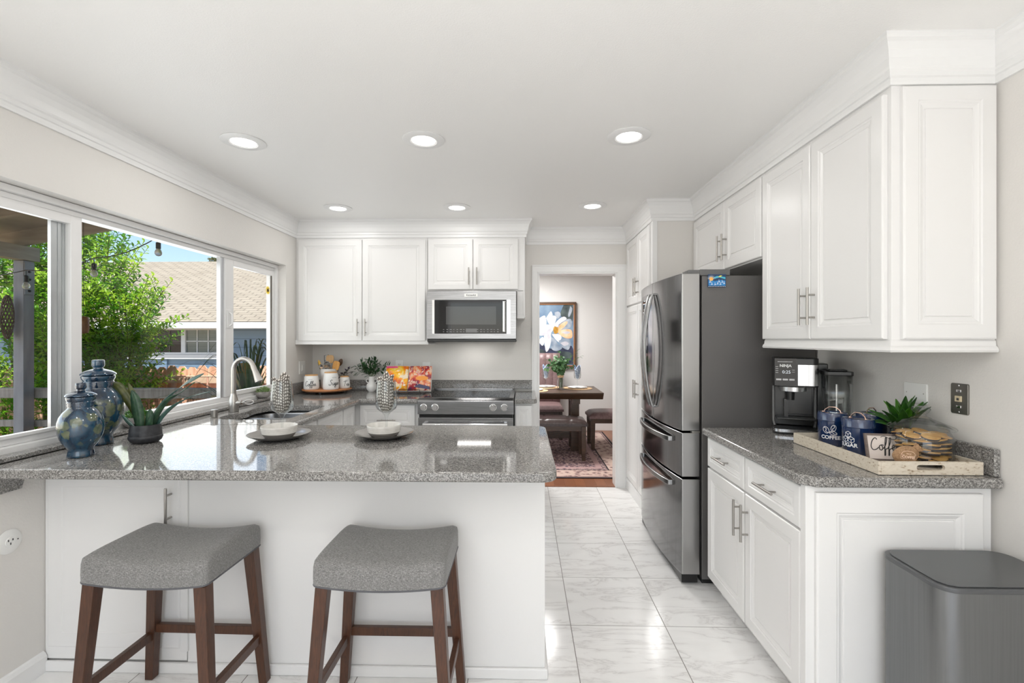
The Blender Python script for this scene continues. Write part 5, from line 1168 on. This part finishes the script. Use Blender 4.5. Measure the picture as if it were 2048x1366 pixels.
# rug
rug_m = mat('persian_pattern_rug', (.3,.2,.2), .95); n, b = NT(rug_m); v = coord(n); s = n.nodes.new('ShaderNodeSeparateXYZ'); n.links.new(v, s.inputs[0])
dx = math_(n, 'SUBTRACT', 1.19, s.outputs[0]); dy1 = math_(n, 'SUBTRACT', s.outputs[1], 4.73); dy2 = math_(n, 'SUBTRACT', 7.10, s.outputs[1])
de = math_(n, 'MINIMUM', dx, math_(n, 'MINIMUM', dy1, dy2))
vo = n.nodes.new('ShaderNodeTexVoronoi'); vo.inputs['Scale'].default_value = 17; n.links.new(v, vo.inputs['Vector'])
nf = noise(n, v, 26, 6, .7, 2.5)
field = ramp(n, math_(n,'ADD',math_(n,'MULTIPLY',nf,.7),math_(n,'MULTIPLY',vo.outputs['Distance'],.5)), [(.40,(.025,.022,.045)),(.50,(.10,.06,.085)),(.56,(.34,.21,.21)),(.62,(.55,.42,.38)),(.66,(.14,.08,.09))])
bord = ramp(n, math_(n,'ADD',math_(n,'MULTIPLY',nf,.7),math_(n,'MULTIPLY',vo.outputs['Distance'],.5)), [(.42,(.10,.06,.06)),(.52,(.38,.24,.22)),(.62,(.56,.42,.36))])
ed = ramp(n, math_(n,'DIVIDE',de,.5), [(0,(.02,.015,.02)),(.05,(.42,.27,.25)),(.08,(.03,.02,.03)),(.10,(0,0,0))], 'CONSTANT')
inb = math_(n,'LESS_THAN',de,.28); ine = math_(n,'LESS_THAN',de,.05)
l2 = math_(n,'LESS_THAN',math_(n,'ABSOLUTE',math_(n,'SUBTRACT',de,.285)),.008); l3 = math_(n,'LESS_THAN',math_(n,'ABSOLUTE',math_(n,'SUBTRACT',de,.37)),.03)
c = mixc(n, inb, field, bord); c = mixc(n, ine, c, ed); c = mixc(n, l3, c, (.40,.26,.25)); c = mixc(n, l2, c, (.02,.015,.02)); n.links.new(c, b.inputs['Base Color']); bump(n, b, nf, .3, .003)
m = MB(); m.box(-1.3, 1.19, 4.73, 7.10, .003, .010); o = m.build('area_rug', rug_m, bevel=.002); tag(o, 'patterned pink and navy rug under the dining table', 'rug')
# painting
pt = thing('framed_painting', 'large framed painting of a white and peach flower on the dining room wall', 'painting', (.26, 7.245, 1.46))
PH, PW = .50, .55
M_fro = wood('dark_walnut_frame', (.06,.03,.018), (.10,.055,.03), 6, (4,4,4), .4); M_fri = mat('copper_gilt_inner_frame', (.55,.24,.09), .35, .6)
m = MB()
for a in ((-PW,PW,-PH,-PH+.028),(-PW,PW,PH-.028,PH),(-PW,-PW+.028,-PH+.028,PH-.028),(PW-.028,PW,-PH+.028,PH-.028)): m.box(a[0],a[1],-.045,0,a[2],a[3])
m.build('frame', M_fro, pt, bevel=.002)
m = MB(); q = .028
for a in ((-PW+q,PW-q,-PH+q,-PH+q+.010),(-PW+q,PW-q,PH-q-.010,PH-q),(-PW+q,-PW+q+.010,-PH+q,PH-q),(PW-q-.010,PW-q,-PH+q,PH-q)): m.box(a[0],a[1],-.030,-.005,a[2],a[3])
m.build('inner_frame', M_fri, pt)
pc = [noisy(*a, .6) for a in (('canvas_blue',(.10,.17,.27),(.22,.32,.43),5),('petal_white',(.62,.62,.66),(.80,.78,.78),9),('petal_peach',(.75,.36,.16),(.82,.58,.40),9),('leaf_dark',(.015,.025,.03),(.08,.11,.11),8),('petal_greyblue',(.16,.22,.30),(.40,.44,.50),8),('stamen_gold',(.30,.14,.01),(.50,.26,.02),30),('petal_shadow',(.40,.40,.46),(.58,.56,.60),9),('canvas_navy',(.015,.02,.05),(.05,.06,.12),6))]
m = MB(); K = .001115
def PP(cx, cy): return (.55 - .0 + (cx-640)*K, (610-cy)*K)
lay = [0]
def poly(pts, mi, k=4):
    lay[0] += 1; q = smooth_path([(*PP(*p), 0) for p in pts] + [(*PP(*pts[0]), 0)], k)[:-1]; cx_ = sum(p.x for p in q)/len(q); cz_ = sum(p.y for p in q)/len(q)
    W = PW-.034; Hh = PH-.034; y = -.012 - lay[0]*.00015
    q = [(max(-W,min(W,p.x)), y, max(-Hh,min(Hh,p.y))) for p in q]; n_ = len(q)
    m.add(q + [(max(-W,min(W,cx_)), y, cz_)], [(i, (i+1) % n_, n_) for i in range(n_)], mi)
m.add([(-PW+.03,-.012,-PH+.03),(PW-.03,-.012,-PH+.03),(PW-.03,-.012,PH-.03),(-PW+.03,-.012,PH-.03)], [(0,1,2,3)], 0)
poly([(-300,700),(115,720),(300,800),(580,760),(600,1010),(-300,1010)], 7, 3)
poly([(470,200),(590,190),(590,420),(500,400),(440,360),(430,300)], 3); poly([(120,800),(200,820),(240,900),(180,980),(120,990)], 3); poly([(380,830),(560,850),(580,930),(400,960)], 3); poly([(560,215),(590,260),(550,360),(530,340)], 4)
poly([(-300,300),(-150,250),(0,320),(60,500),(0,700),(-200,740),(-330,600)], 1); poly([(-200,350),(-80,330),(-40,480),(-160,520)], 6)
for p, mi in (([(345,300),(400,290),(430,330),(400,385),(360,370)],4),([(230,380),(290,290),(315,320),(320,400),(280,470)],1),([(110,400),(200,345),(225,380),(230,470),(150,560),(100,520)],1),
    ([(100,560),(160,480),(280,470),(330,520),(280,590),(150,620)],1),([(260,440),(320,350),(370,370),(350,450),(330,520)],1),([(330,480),(400,400),(470,360),(510,390),(440,450),(390,500)],1),
    ([(400,470),(500,400),(575,400),(570,500),(480,530),(400,530)],4),([(385,520),(430,460),(500,425),(525,440),(480,500),(400,560)],2),([(385,560),(470,535),(560,535),(588,580),(580,650),(500,655),(420,610)],2),
    ([(440,570),(520,560),(560,580),(500,600)],6),([(200,620),(280,590),(300,680),(270,800),(230,840),(210,740)],1),([(120,690),(180,640),(210,680),(180,760)],1),([(310,600),(400,600),(440,640),(410,710),(350,660)],1),
    ([(300,640),(350,670),(390,730),(450,790),(370,830),(300,790)],4),([(400,690),(480,660),(560,680),(555,780),(520,815),(440,770)],4),([(420,720),(500,700),(540,730),(480,760)],6),([(150,600),(210,575),(245,590),(190,620)],6),([(235,560),(300,520),(290,640),(255,660)],6),([(330,510),(360,495),(395,520),(390,580),(350,595),(330,560)],5)):
    poly(p, mi)
m.build('canvas', pc, pt)
# table things
M_ratt = noisy('woven_rattan', (.50,.32,.17), (.66,.47,.28), 60, .8, bstr=.4)
def charger(x, y, lab):
    o = thing('placemat', 'round woven placemat ' + lab, 'placemat', (x,y,.7605), group='placemats on the dining table'); m = MB(); m.lathe([(0,0),(.185,0),(.19,.003),(.185,.006),(0,.006)], n=48); m.build('mat_body', M_ratt, o, smooth=True)
    o = thing('dining_plate', 'white plate on the placemat ' + lab, 'plate', (x,y,.767), group='plates on the dining table'); m = MB(); m.lathe([(0,0),(.08,0),(.13,.012),(.128,.014),(.08,.004),(0,.004)], n=40); m.build('plate_body', M_cer, o, smooth=True)
charger(.70, 6.10, 'at the right end of the dining table'); charger(.30, 6.22, 'before the mauve chair'); charger(.12, 5.82, 'at the near left of the vase')
M_bnap = noisy('blue_patterned_napkin', (.18,.26,.42), (.55,.62,.74), 70, .8)
def wglass(x, y, lab):
    g = thing('wine_glass', 'stemmed glass with a blue napkin ' + lab, 'glass', (x,y,.772), group='glasses on the dining table'); m = MB(); m.lathe([(0,0),(.035,0),(.010,.004),(.0045,.012),(.0045,.095),(.02,.105),(.042,.125),(.046,.16),(.042,.225),(.0405,.225),(.044,.16),(.040,.127),(.018,.108),(0,.106)], n=32, caps=False); m.build('glass_body', M_glass, g, smooth=True, weld=True)
    m = MB(); m.grid(lambda u, v: ((.018+.024*v)*cos(2*pi*u), (.018+.024*v)*sin(2*pi*u), .115+(.15+.028*cos(u*2*pi*2.5))*v), 32, 8); o = m.build('blue_napkin', M_bnap, smooth=True, solid=.001, loc=(x,y,.772)); tag(o, 'blue patterned napkin tucked in the glass ' + lab, 'napkin', 'napkins in the dining glasses')
wglass(.70, 6.10, 'right of the eucalyptus vase'); wglass(.30, 6.22, 'left of the eucalyptus vase')
ev = thing('flower_vase', 'clear glass vase of eucalyptus wrapped with twine on the dining table', 'vase', (.475, 5.98, .7605))
m = MB(); m.lathe([(0,0),(.040,0),(.046,.006),(.046,.11),(.036,.14),(.034,.18),(.038,.19),(.036,.19),(.032,.18),(.034,.14),(.044,.11),(.044,.01),(0,.008)], n=32, caps=False); m.build('glass_body', M_glass, ev, smooth=True, weld=True)
m = MB(); m.lathe([(.0365,.150),(.0385,.155),(.0385,.178),(.0365,.182)], n=24); m.build('twine_wrap', M_ratt, ev)
m = MB(); st = MB(); rn = random.Random(9)
def rleaf(mb, c, nrm, r):
    nrm = nrm.normalized(); s = nrm.cross(Vector((0,0,1)));
    if s.length < .1: s = Vector((1,0,0))
    s.normalize(); t_ = nrm.cross(s); mb.add([c]+[c + s*r*cos(2*pi*k/8)+t_*r*sin(2*pi*k/8) + nrm*r*.15 for k in range(8)], [(0,1+k,1+(k+1)%8) for k in range(8)])
for k in range(30):
    a = rn.uniform(0,2*pi); r_ = rn.uniform(.03,.20); tip = Vector((r_*cos(a), r_*sin(a)*.8, .44 - r_*.7 + rn.uniform(-.06,.04))); b0 = Vector((rn.uniform(-.02,.02),rn.uniform(-.02,.02),.02)); pts = smooth_path([b0, Vector((b0.x*.5,b0.y*.5,.19)), tip], 6); st.tube(pts, .0018, 5)
    for q in range(9):
        f = .5+.5*q/8; p = pts[int(f*(len(pts)-1))]; d = Vector((rn.uniform(-1,1),rn.uniform(-1,1),rn.uniform(-.2,1))); rleaf(m, p + d.normalized()*.022, d + Vector((0,-.6,.3)), rn.uniform(.013,.026))
for tip in ((.26,-.02,.42),(.22,0,.50),(-.17,0,.38)): sprig(m, (0,0,.19), tip, 8, .035, .014, .03, stem=st)
m.build('foliage', leafm('eucalyptus_leaf', (.03,.10,.035), (.12,.24,.10), 25), ev); st.build('stems', M_stem, ev)
# ================================================================ outside
GZ = -.80
m = MB(); m.box(-30, 6, 7.45, 40, GZ-.1, GZ); m.box(-30, XL-.25, -8, 7.45, GZ-.1, GZ); struct(m, 'ground', noisy('dry_garden_ground', (.30,.22,.15), (.42,.33,.24), 3, .95))
M_shade = noisy('weathered_taupe_paint', (.36,.31,.24), (.43,.38,.30), 4, .7, stretch=(1,1,8)); M_rail = noisy('weathered_grey_wood', (.27,.25,.22), (.38,.355,.32), 6, .75, stretch=(8,1,1))
M_post = noisy('grey_blue_painted_wood', (.26,.27,.29), (.33,.345,.37), 5, .6, stretch=(3,3,.6))
m = MB(); m.box(-5.55, XL-.152, -2, 5.0, -.15, -.04); struct(m, 'deck_floor', M_rail)
# exterior wall above, and an unseen roof slab added to block the sun
m = MB(); m.box(XL-.15, XL-.02, -3.3, 7.4, CH_+.16, 2.86); struct(m, 'wall_outer', M_shade)
m = MB(); m.prism([(XL-.5,2.86),(3.0,3.9),(3.0,3.95),(XL-.5,2.92)], -4, 8, axis='y'); struct(m, 'roof_sun_block', M_shade)
PS = .172
def prz(x): return 2.365 + PS*(x+5.2)
pr = thing('patio_roof', 'taupe painted patio cover with sloping rafters outside the window', 'patio roof', kind='structure')
m = MB(); m.prism([(-5.60,prz(-5.6)+.155),(XL-.155,prz(XL-.155)+.155),(XL-.155,prz(XL-.155)+.18),(-5.60,prz(-5.6)+.18)], -2, 4.95, axis='y'); m.build('roof_boards', M_shade, pr)
for yy in (4.78,4.05,3.32,2.6,1.9,1.2,.5):
    m = MB(); m.prism([(-5.55,prz(-5.55)),(XL-.156,prz(XL-.156)),(XL-.156,prz(XL-.156)+.155),(-5.55,prz(-5.55)+.155)], yy, yy+.045, axis='y'); m.build('rafter', M_shade, pr)
m = MB(); m.box(-5.32,-5.18,-2,4.95,2.22,2.365); m.build('beam', M_shade, pr)
pp = thing('porch_post', 'weathered square porch post with black bolts, outside the window', 'post')
m = MB(); m.box(-5.31,-5.20,4.80,4.91,-.04,2.215); m.build('post_shaft', M_post, pp, bevel=.004)
m = MB(); m.box(-5.205,-5.190,4.805,4.905,1.86,2.20); m.build('bracket_plate', M_post, pp, bevel=.003)
for zz in (2.02,2.10,1.90):
    m = MB(); m.ball((-5.188,4.85,zz), .012, .016, .013, 10, 6); m.build('bolt', M_blk, pp)
rl = thing('deck_railing', 'weathered grey two-rail wooden deck railing in front of the shrub', 'railing')
for z0, z1 in ((.765,.845),(.46,.53)):
    m = MB(); m.box(-7.5,-3.10,4.915,4.955,z0,z1); m.build('rail', M_rail, rl, bevel=.003)
m = MB(); m.box(-7.5,-3.08,4.915,5.0,.845,.87); m.build('cap_rail', M_rail, rl, bevel=.003)
for xx in (-3.22,-4.3,-6.4):
    m = MB(); m.box(xx,xx+.09,4.956,4.998,-.04,.84); m.build('rail_post', M_rail, rl, bevel=.003)
def at(u, v, y):
    a = (u-1024)/945; c = (679-v)/945; yw = math.atan(22/945); rx = a*cos(yw)-sin(yw); ry = cos(yw)+a*sin(yw); t_ = y/ry; return Vector((rx*t_, y, 1.39+c*t_))
# string lights
sl = thing('string_lights', 'black cable of hanging clear bulbs strung under the patio roof edge', 'string lights')
hooks = [(-5.9,4.66,2.06),(-5.02,4.66,2.09),(-4.32,4.66,2.21),(-3.66,4.66,2.42),(-3.0,4.66,2.62)]; pts = []
for a, b_ in zip(hooks, hooks[1:]):
    for k in range(6): f = k/6; pts.append((a[0]+(b_[0]-a[0])*f, 4.66, a[2]+(b_[2]-a[2])*f - .05*sin(pi*f)))
pts.append(hooks[-1]); m = MB(); m.tube(pts, .005, 6); m.build('cable', M_blk, sl, smooth=True)
M_bulb = mat('clear_bulb', (.85,.82,.75), .1, Transmission_Weight=.6)
for hx, hy, hz in hooks[1:4]:
    m = MB(); m.tube([(hx,hy,hz),(hx,hy,hz-.05)], .004, 6); m.tube([(hx,hy,hz-.05),(hx,hy,hz-.06),(hx,hy,hz-.12)], [.010,.022,.022], 12); sk_ = m.build('socket', M_blk, sl, smooth=True)
    m = MB(); m.lathe([(.012,0),(.024,-.012),(.032,-.035),(.030,-.055),(.018,-.070),(0,-.075)], (hx,hy,hz-.12), 16); m.build('bulb', M_bulb, sl, smooth=True)
# hanging ornaments
o = thing('hanging_ornament', 'small brown wooden hanging ornament beside the window mullion', 'ornament', at(167,649,4.5))
m = MB(); m.lathe([(0,-.090),(.038,-.080),(.046,-.04),(.046,.04),(.038,.075),(0,.085)], n=20); m.build('body', noisy('varnished_brown_wood', (.16,.065,.02), (.26,.12,.04), 10, .3), o, smooth=True)
m = MB(); m.tube([(0,0,.08),(0,0,1.175)], .002, 5); m.build('hanging_cord', M_blk, o)
o = thing('wall_lantern', 'brown lattice basket lantern with a cream candle on the porch post', 'lantern', (-5.30,4.735,1.62)); m = MB()
for k in range(12):
    a = 2*pi*k/12
    for sgn in (-1,1): m.tube([(.050*sqrt(max(0,1-z*z))*cos(a+sgn*z*1.6), .05*sqrt(max(0,1-z*z))*sin(a+sgn*z*1.6), z*.23) for z in [-.98+1.96*i/10 for i in range(11)]], .004, 5)
m.build('lattice_basket', mat('rusty_brown_wire', (.10,.055,.035), .7), o, smooth=True)
o2 = MB(); o2.lathe([(0,0),(.042,0),(.042,.14),(0,.14)], n=20); q = o2.build('pillar_candle', mat('cream_wax', (.85,.68,.36), .5), smooth=True, loc=(-5.335,4.62,1.50)); tag(q, 'cream pillar candle on a small holder beside the lattice lantern', 'candle')
m = MB(); m.lathe([(0,-.02),(.05,-.015),(.052,-.001),(0,-.001)], n=20); m.tube([(0,0,-.01),(0,.10,-.03),(.02,.18,-.03)], .008, 6); m.build('candle_holder', M_blk, q, smooth=True)
# leafy shrub
M_bush = leafm('bright_shrub_leaf', (.16,.40,.02), (.50,.70,.07), 1.8, .35, .5); M_bush2 = leafm('deep_shrub_leaf', (.07,.27,.02), (.22,.48,.05), 2.5, .3, .45)
M_twig = mat('olive_brown_twig', (.14,.13,.04), .8)
rb = random.Random(21)
def bushtwig(mb, st, base, d, L, ll, lw, nl, mi):
    d = d.normalized(); tip = base + d*L; side = d.cross(Vector((0,0,1)));
    if side.length < .1: side = Vector((1,0,0))
    side.normalize(); st.tube([base - d*.12, base, tip], .003, 4, caps=False)
    for k in range(nl):
        f = (k+.5)/nl; p = base.lerp(tip, f); a = k*2.4; s = (side*cos(a) + d.cross(side)*sin(a)); dd = (d*.55 + s + Vector((0,0,.15)))
        leaf(mb, p, dd, ll*rb.uniform(.7,1.15)*(1-.35*f), lw*rb.uniform(.8,1.1)*(1-.25*f), mi=mi)
sb = thing('shrub', 'tall bright green leafy shrub filling the view behind the railing', 'shrub', (0,0,0)); m = MB(); st = MB()
blobs = [((-6.7,6.1,.9),(1.9,.85,2.2),900),((-5.55,5.95,1.55),(.72,.5,1.25),380),((-5.05,5.85,1.45),(.52,.42,.62),190),((-5.35,5.9,.75),(.62,.45,.7),220),((-6.9,6.0,2.5),(1.5,.8,1.0),300),((-8.6,6.0,1.2),(1.3,.7,2.2),260)]
for c, r_, cnt in blobs:
    for k in range(cnt):
        v_ = Vector((rb.gauss(0,1), rb.gauss(0,1), rb.gauss(0,1))).normalized()
        if v_.y > .25: v_.y = -v_.y
        q = rb.uniform(.62,1.0); p = Vector((c[0]+v_.x*r_[0]*q, c[1]+v_.y*r_[1]*q, c[2]+v_.z*r_[2]*q))
        if p.z < GZ+.1: continue
        d = Vector((v_.x*.9, v_.y*.9, abs(v_.z)*.5+.55)); bushtwig(m, st, p, d, rb.uniform(.22,.42), .105, .044, 14, 1 if rb.random() < .35 else 0)
for k in range(9):
    x_ = -5.9+.13*k+rb.uniform(-.05,.05); bushtwig(m, st, Vector((x_, 5.8, 2.45-.07*k)), Vector((.12,0,1)), rb.uniform(.35,.55), .085, .032, 20, 0)
m.build('foliage', [M_bush, M_bush2], sb)
for k in range(14): st.tube([(-7.5+.2*k,6.1,GZ),(-7.4+.18*k,6.1,.4),(-7.6+.19*k+rb.uniform(-.2,.2),6.0,1.8)], [.03,.02,.008], 6)
st.build('branches', M_twig, sb)
# fence
M_fence = noisy('red_cedar_fence', (.62,.33,.22), (.82,.50,.36), 3, .8, stretch=(6,1,.7)); fn_ = thing('garden_fence', 'reddish dog-ear picket garden fence between the yards', 'fence')
m = MB()
for k in range(58):
    x0 = -9.5 + k*.1445; z1 = 1.0 + .012*((k*5) % 3); m.prism([(x0,GZ),(x0+.138,GZ),(x0+.138,z1-.045),(x0+.100,z1),(x0+.038,z1),(x0,z1-.045)], 6.55, 6.568, axis='y')
m.build('pickets', M_fence, fn_)
for zz in (.62,-.1):
    m = MB(); m.box(-9.5,-1.2,6.51,6.549,zz,zz+.09); m.build('fence_rail', M_fence, fn_)
m = MB(); m.box(-9.5,-1.2,6.50,6.548,.78,.86); m.build('fence_cap_rail', noisy('pale_timber', (.60,.42,.30), (.70,.52,.40), 4, .8), fn_)  # cap rail in a paler timber tone than the pickets
# trellis
tl = thing('garden_trellis', 'coppery metal garden trellis frame in front of the fence', 'trellis')
M_tr = mat('salmon_painted_metal', (.72,.42,.32), .5); m = MB()
P0 = at(268,753,6.2); P1 = at(455,753,6.2)
m.tube([P0, P1], .012, 6); m.tube([(P0.x,6.2,.62),(P1.x,6.2,.62)], .007, 6); m.tube([(P0.x,6.2,.35),(P1.x,6.2,.35)], .007, 6)
for u in (268,297,317,366,415): q = at(u,753,6.2); m.tube([(q.x,6.2,q.z),(q.x,6.2,GZ)], .011, 6)
q = at(366,770,6.2); q2 = at(383,784,6.2); m.tube([q, q2], .005, 5); m.tube([(q2.x,6.2,q.z),(q.x,6.2,q2.z)], .005, 5)
m.build('trellis_frame', M_tr, tl, smooth=True)
so = thing('sun_ornament', 'metal sun face ornament hanging on the trellis corner', 'ornament', at(274,768,6.12)); so.rotation_euler = (R(90),0,0)
m = MB(); m.lathe([(0,0),(.035,0),(.038,.006),(.02,.012),(0,.014)], n=20); m.build('sun_face', mat('cream_metal', (.85,.75,.6), .5), so, smooth=True)
m = MB()
for k in range(14): a = 2*pi*k/14; m.tube([(.045*cos(a),.045*sin(a),.005),(.07*cos(a+.12),.07*sin(a+.12),.005),(.10*cos(a),.10*sin(a),.005)], .004, 5)
m.build('sun_rays', M_tr, so, smooth=True)
# tall ochre planter and phormium
op = thing('garden_planter', 'tall ochre woven garden planter outside the right window pane', 'planter', (-3.03,5.15,-.04)); m = MB(); m.lathe([(0,0),(.10,0),(.13,.3),(.135,.9),(.12,1.10),(.09,1.17),(.08,1.15),(0,1.1)], n=28)
m.build('planter_body', noisy('mottled_ochre_glaze', (.30,.16,.02), (.12,.11,.03), 9, .35, stretch=(2,2,.5)), op, smooth=True)
sp = thing('weathered_stump', 'weathered greenish wooden post stump beside the railing end', 'stump', (-3.02,4.62,-.04)); m = MB(); m.lathe([(0,0),(.10,0),(.095,.5),(.09,.80),(.06,.88),(0,.885)], n=14); m.build('stump_body', noisy('mossy_bark', (.20,.16,.09), (.30,.27,.15), 12, .9, stretch=(3,3,.5), bstr=.5), sp, smooth=True)
ph = thing('flax_plant', 'flax plant with long arching strap leaves outside the right pane', 'plant', (-2.78,4.75,-.04)); M_flax = leafm('dark_flax_leaf', (.015,.04,.02), (.06,.13,.05), 3, .35, .2); M_flax2 = leafm('olive_flax_leaf', (.07,.11,.02), (.20,.26,.06), 3, .35, .3)
m = MB(); m.lathe([(0,0),(.13,0),(.17,.30),(.16,.32),(.14,.30),(0,.28)], n=24); m.build('pot', M_blk, ph, smooth=True); m = MB(); rn = random.Random(4)
for k in range(46):
    a = rn.uniform(0,2*pi); reach = rn.uniform(.25,.95); h = rn.uniform(1.05,1.45)
    if cos(a) > .4: reach *= .45
    tip = Vector((cos(a)*reach, sin(a)*reach*.45, h - reach*.35)); pts = [Vector((0,0,.28)), Vector((cos(a)*reach*.18, sin(a)*reach*.1, h*.65)), Vector((cos(a)*reach*.55, sin(a)*reach*.28, h*.98)), tip]
    blade(m, pts, (.020,.026,.018,.002) if reach < .6 else (.010,.012,.009,.001), rn.uniform(-.5,.5), (-sin(a),cos(a),0), k % 3 == 0)
for k in range(13):
    reach = rn.uniform(.7,1.5); h = rn.uniform(.75,1.25); dy = rn.uniform(-.25,.10)
    pts = [Vector((0,0,.28)), Vector((-reach*.25, dy*.3, h*.85)), Vector((-reach*.6, dy*.7, h*1.02)), Vector((-reach, dy, h - reach*rn.uniform(.0,.35)))]
    blade(m, pts, (.014,.014,.009,.001), rn.uniform(-.4,.4), (0,1,0), k % 2)
m.build('strap_leaves', [M_flax, M_flax2], ph, smooth=True)
m = MB()
for k in range(3): pass
# low flowering plant in front of the fence
lf = thing('flower_bush', 'low yellow-green flowering bush by the fence foot', 'bush', (-3.35,5.75,GZ)); m = MB(); st = MB(); rb = random.Random(8)
for k in range(120):
    v_ = Vector((rb.gauss(0,1), rb.gauss(0,1), abs(rb.gauss(0,1)))).normalized(); p = Vector((v_.x*.55, v_.y*.35, .45+v_.z*.75)); bushtwig(m, st, p, v_+Vector((0,0,.5)), .18, .06, .03, 9, rb.random() < .4)
m.build('foliage', [M_bush2, leafm('yellow_blossom', (.55,.45,.04), (.75,.62,.10), 5)], lf); st.build('stems', M_twig, lf)
# neighbour house
nh = thing('neighbour_house', 'blue clapboard neighbour house with tan shingle roof', 'house')
M_sid = mat('blue_clapboard', (.14,.25,.38), .6); n, b = NT(M_sid); s = n.nodes.new('ShaderNodeSeparateXYZ'); n.links.new(coord(n), s.inputs[0])
t_ = math_(n,'FRACT',math_(n,'DIVIDE',s.outputs[2],.20)); bump(n, b, t_, 1.0, .03); n.links.new(mixc(n, math_(n,'LESS_THAN',t_,.05), (.17,.28,.42), (.06,.11,.17)), b.inputs['Base Color'])
m = MB(); m.box(-18,-1.5,11.0,11.2,GZ,1.83); m.build('wall', M_sid, nh)
M_shg = mat('tan_asphalt_shingle', (.55,.46,.36), .9); n, b = NT(M_shg); br = n.nodes.new('ShaderNodeTexBrick'); n.links.new(coord(n), br.inputs['Vector']); br.inputs['Scale'].default_value = 1; br.inputs['Brick Width'].default_value = .34; br.inputs['Row Height'].default_value = .15; br.inputs['Mortar Size'].default_value = .022; br.inputs['Mortar Smooth'].default_value = .3; br.offset = .5
br.inputs['Color1'].default_value = (.31,.27,.215,1); br.inputs['Color2'].default_value = (.235,.20,.155,1); br.inputs['Mortar'].default_value = (.10,.08,.06,1); br.inputs['Bias'].default_value = -.2
f = noise(n, coord(n), 2.2, 4); n.links.new(mixc(n, math_(n,'MULTIPLY',f,.5), br.outputs['Color'], (.30,.275,.225)), b.inputs['Base Color'])
rL = math.hypot(5.5, 2.29); ang = atan2(2.29, 5.5)
m = MB(); m.box(-18,-1.0,0,rL,-.04,0); rf = m.build('roof', M_shg, nh); rf.location = (0,10.62,1.80); rf.rotation_euler = (ang,0,0)
m = MB(); m.box(-18,-1.0,0,rL,-.04,0); rf2 = m.build('roof_back_slope', M_shg, nh); rf2.location = (0,10.62+11.0,1.80); rf2.rotation_euler = (-ang,0,0); rf2.scale = (1,-1,1)
m = MB(); m.box(-18,-1.0,10.58,10.67,1.64,1.78); m.build('fascia_gutter', mat('white_fascia', (.72,.75,.78), .5), nh, bevel=.01)
m = MB(); m.box(-18,-1.0,10.67,11.0,1.645,1.67); m.build('soffit', mat('grey_soffit', (.40,.40,.38), .7), nh)
M_wf = mat('white_window_trim', (.70,.74,.76), .5); M_pn = mat('dark_window_pane', (.035,.022,.018), .25, spec=.3); M_pn2 = noisy('blinds_behind_glass', (.12,.15,.14), (.17,.20,.19), 4, .15, stretch=(.1,.1,14))
for ui, (ua, ub) in enumerate(((286,368),(368,443))):
    A = at(ua,656,10.97); B = at(ub,709,10.97); wfo = MB()
    for q in ((A.x,B.x,A.z-.05,A.z),(A.x,B.x,B.z+.005,B.z+.05),(A.x,A.x+.05,B.z+.05,A.z-.05),(B.x-.05,B.x,B.z+.05,A.z-.05)): wfo.box(q[0],q[1],10.94,11.0,q[2],q[3])
    w_ = wfo.build('window', M_wf, nh); m = MB(); m.box(A.x+.05,B.x-.05,10.98,10.99,B.z+.05,A.z-.05); m.build('pane', M_pn2 if ui else M_pn, w_)
    m = MB()
    for k in (1,2): xx = A.x+.05+(B.x-A.x-.1)*k/3; m.box(xx-.01,xx+.01,10.965,10.98,B.z+.05,A.z-.05)
    zz = (A.z+B.z)/2; m.box(A.x+.05,B.x-.05,10.965,10.98,zz-.01,zz+.01); m.build('muntins', M_wf if ui else mat('dim_muntin', (.12,.09,.08), .5), w_)
A = at(250,709,10.95); B = at(450,718,10.95); m = MB(); m.box(A.x,B.x,10.93,11.0,B.z,A.z); m.build('window_sill', M_wf, nh)
A = at(325,719,10.97); m = MB(); m.box(A.x,A.x+.11,10.96,11.0,GZ,A.z); m.build('corner_trim', M_sid, nh)
q = at(441,543,15.6); m = MB(); m.box(q.x-.12,q.x+.12,15.55,15.85,q.z-.12,q.z+.03); m.build('roof_vent', mat('vent_grey', (.3,.28,.25), .7), nh)
# far trees
def conifer(loc, h, r_, label, seed):
    t = thing('conifer_tree', label, 'tree', loc); rb_ = random.Random(seed); m = MB(); st = MB(); st.tube([(0,0,0),(0,0,h)], [.15,.03], 8)
    for k in range(420):
        f = rb_.random()**.8; z = h*(.35+.65*f); rr = r_*(1-f*.55)*rb_.uniform(.3,1); a = rb_.uniform(0,2*pi); p = Vector((rr*cos(a), rr*sin(a), z)); d = Vector((cos(a), sin(a), .3))
        for q in range(5): leaf(m, p, d+Vector((rb_.uniform(-.7,.7),rb_.uniform(-.7,.7),rb_.uniform(-.3,.6))), .20, .07)
    m.build('foliage', leafm('conifer_needles', (.10,.13,.04), (.30,.30,.12), 1.2), t); st.build('trunk', M_twig, t); return t
conifer((-14.9,23.0,GZ), 6.15, .95, 'round topped conifer rising behind the neighbour roof ridge', 2)
conifer((-18.4,23.0,GZ), 5.85, .5, 'thin treetop peeking above the ridge near the string light', 5)

# lamp body added out of view beneath the ceiling fill light
fl = thing('added_floor_lamp', 'added floor lamp body under the ceiling fill light, behind the viewer', 'floor lamp', (-.2,-.5,0))
m = MB(); m.lathe([(0,0),(.14,0),(.14,.015),(.02,.03),(0,.03)], n=32); m.build('base', M_blk, fl, smooth=True)
m = MB(); m.tube([(0,0,.02),(0,0,1.24)], .012, 12); m.build('pole', M_blk, fl, smooth=True)
m = MB(); m.lathe([(.02,1.22),(.20,1.26),(.36,1.33),(.37,1.335),(.20,1.27),(.02,1.23)], n=40, caps=False); m.build('lamp_shade', M_blk, fl, smooth=True)
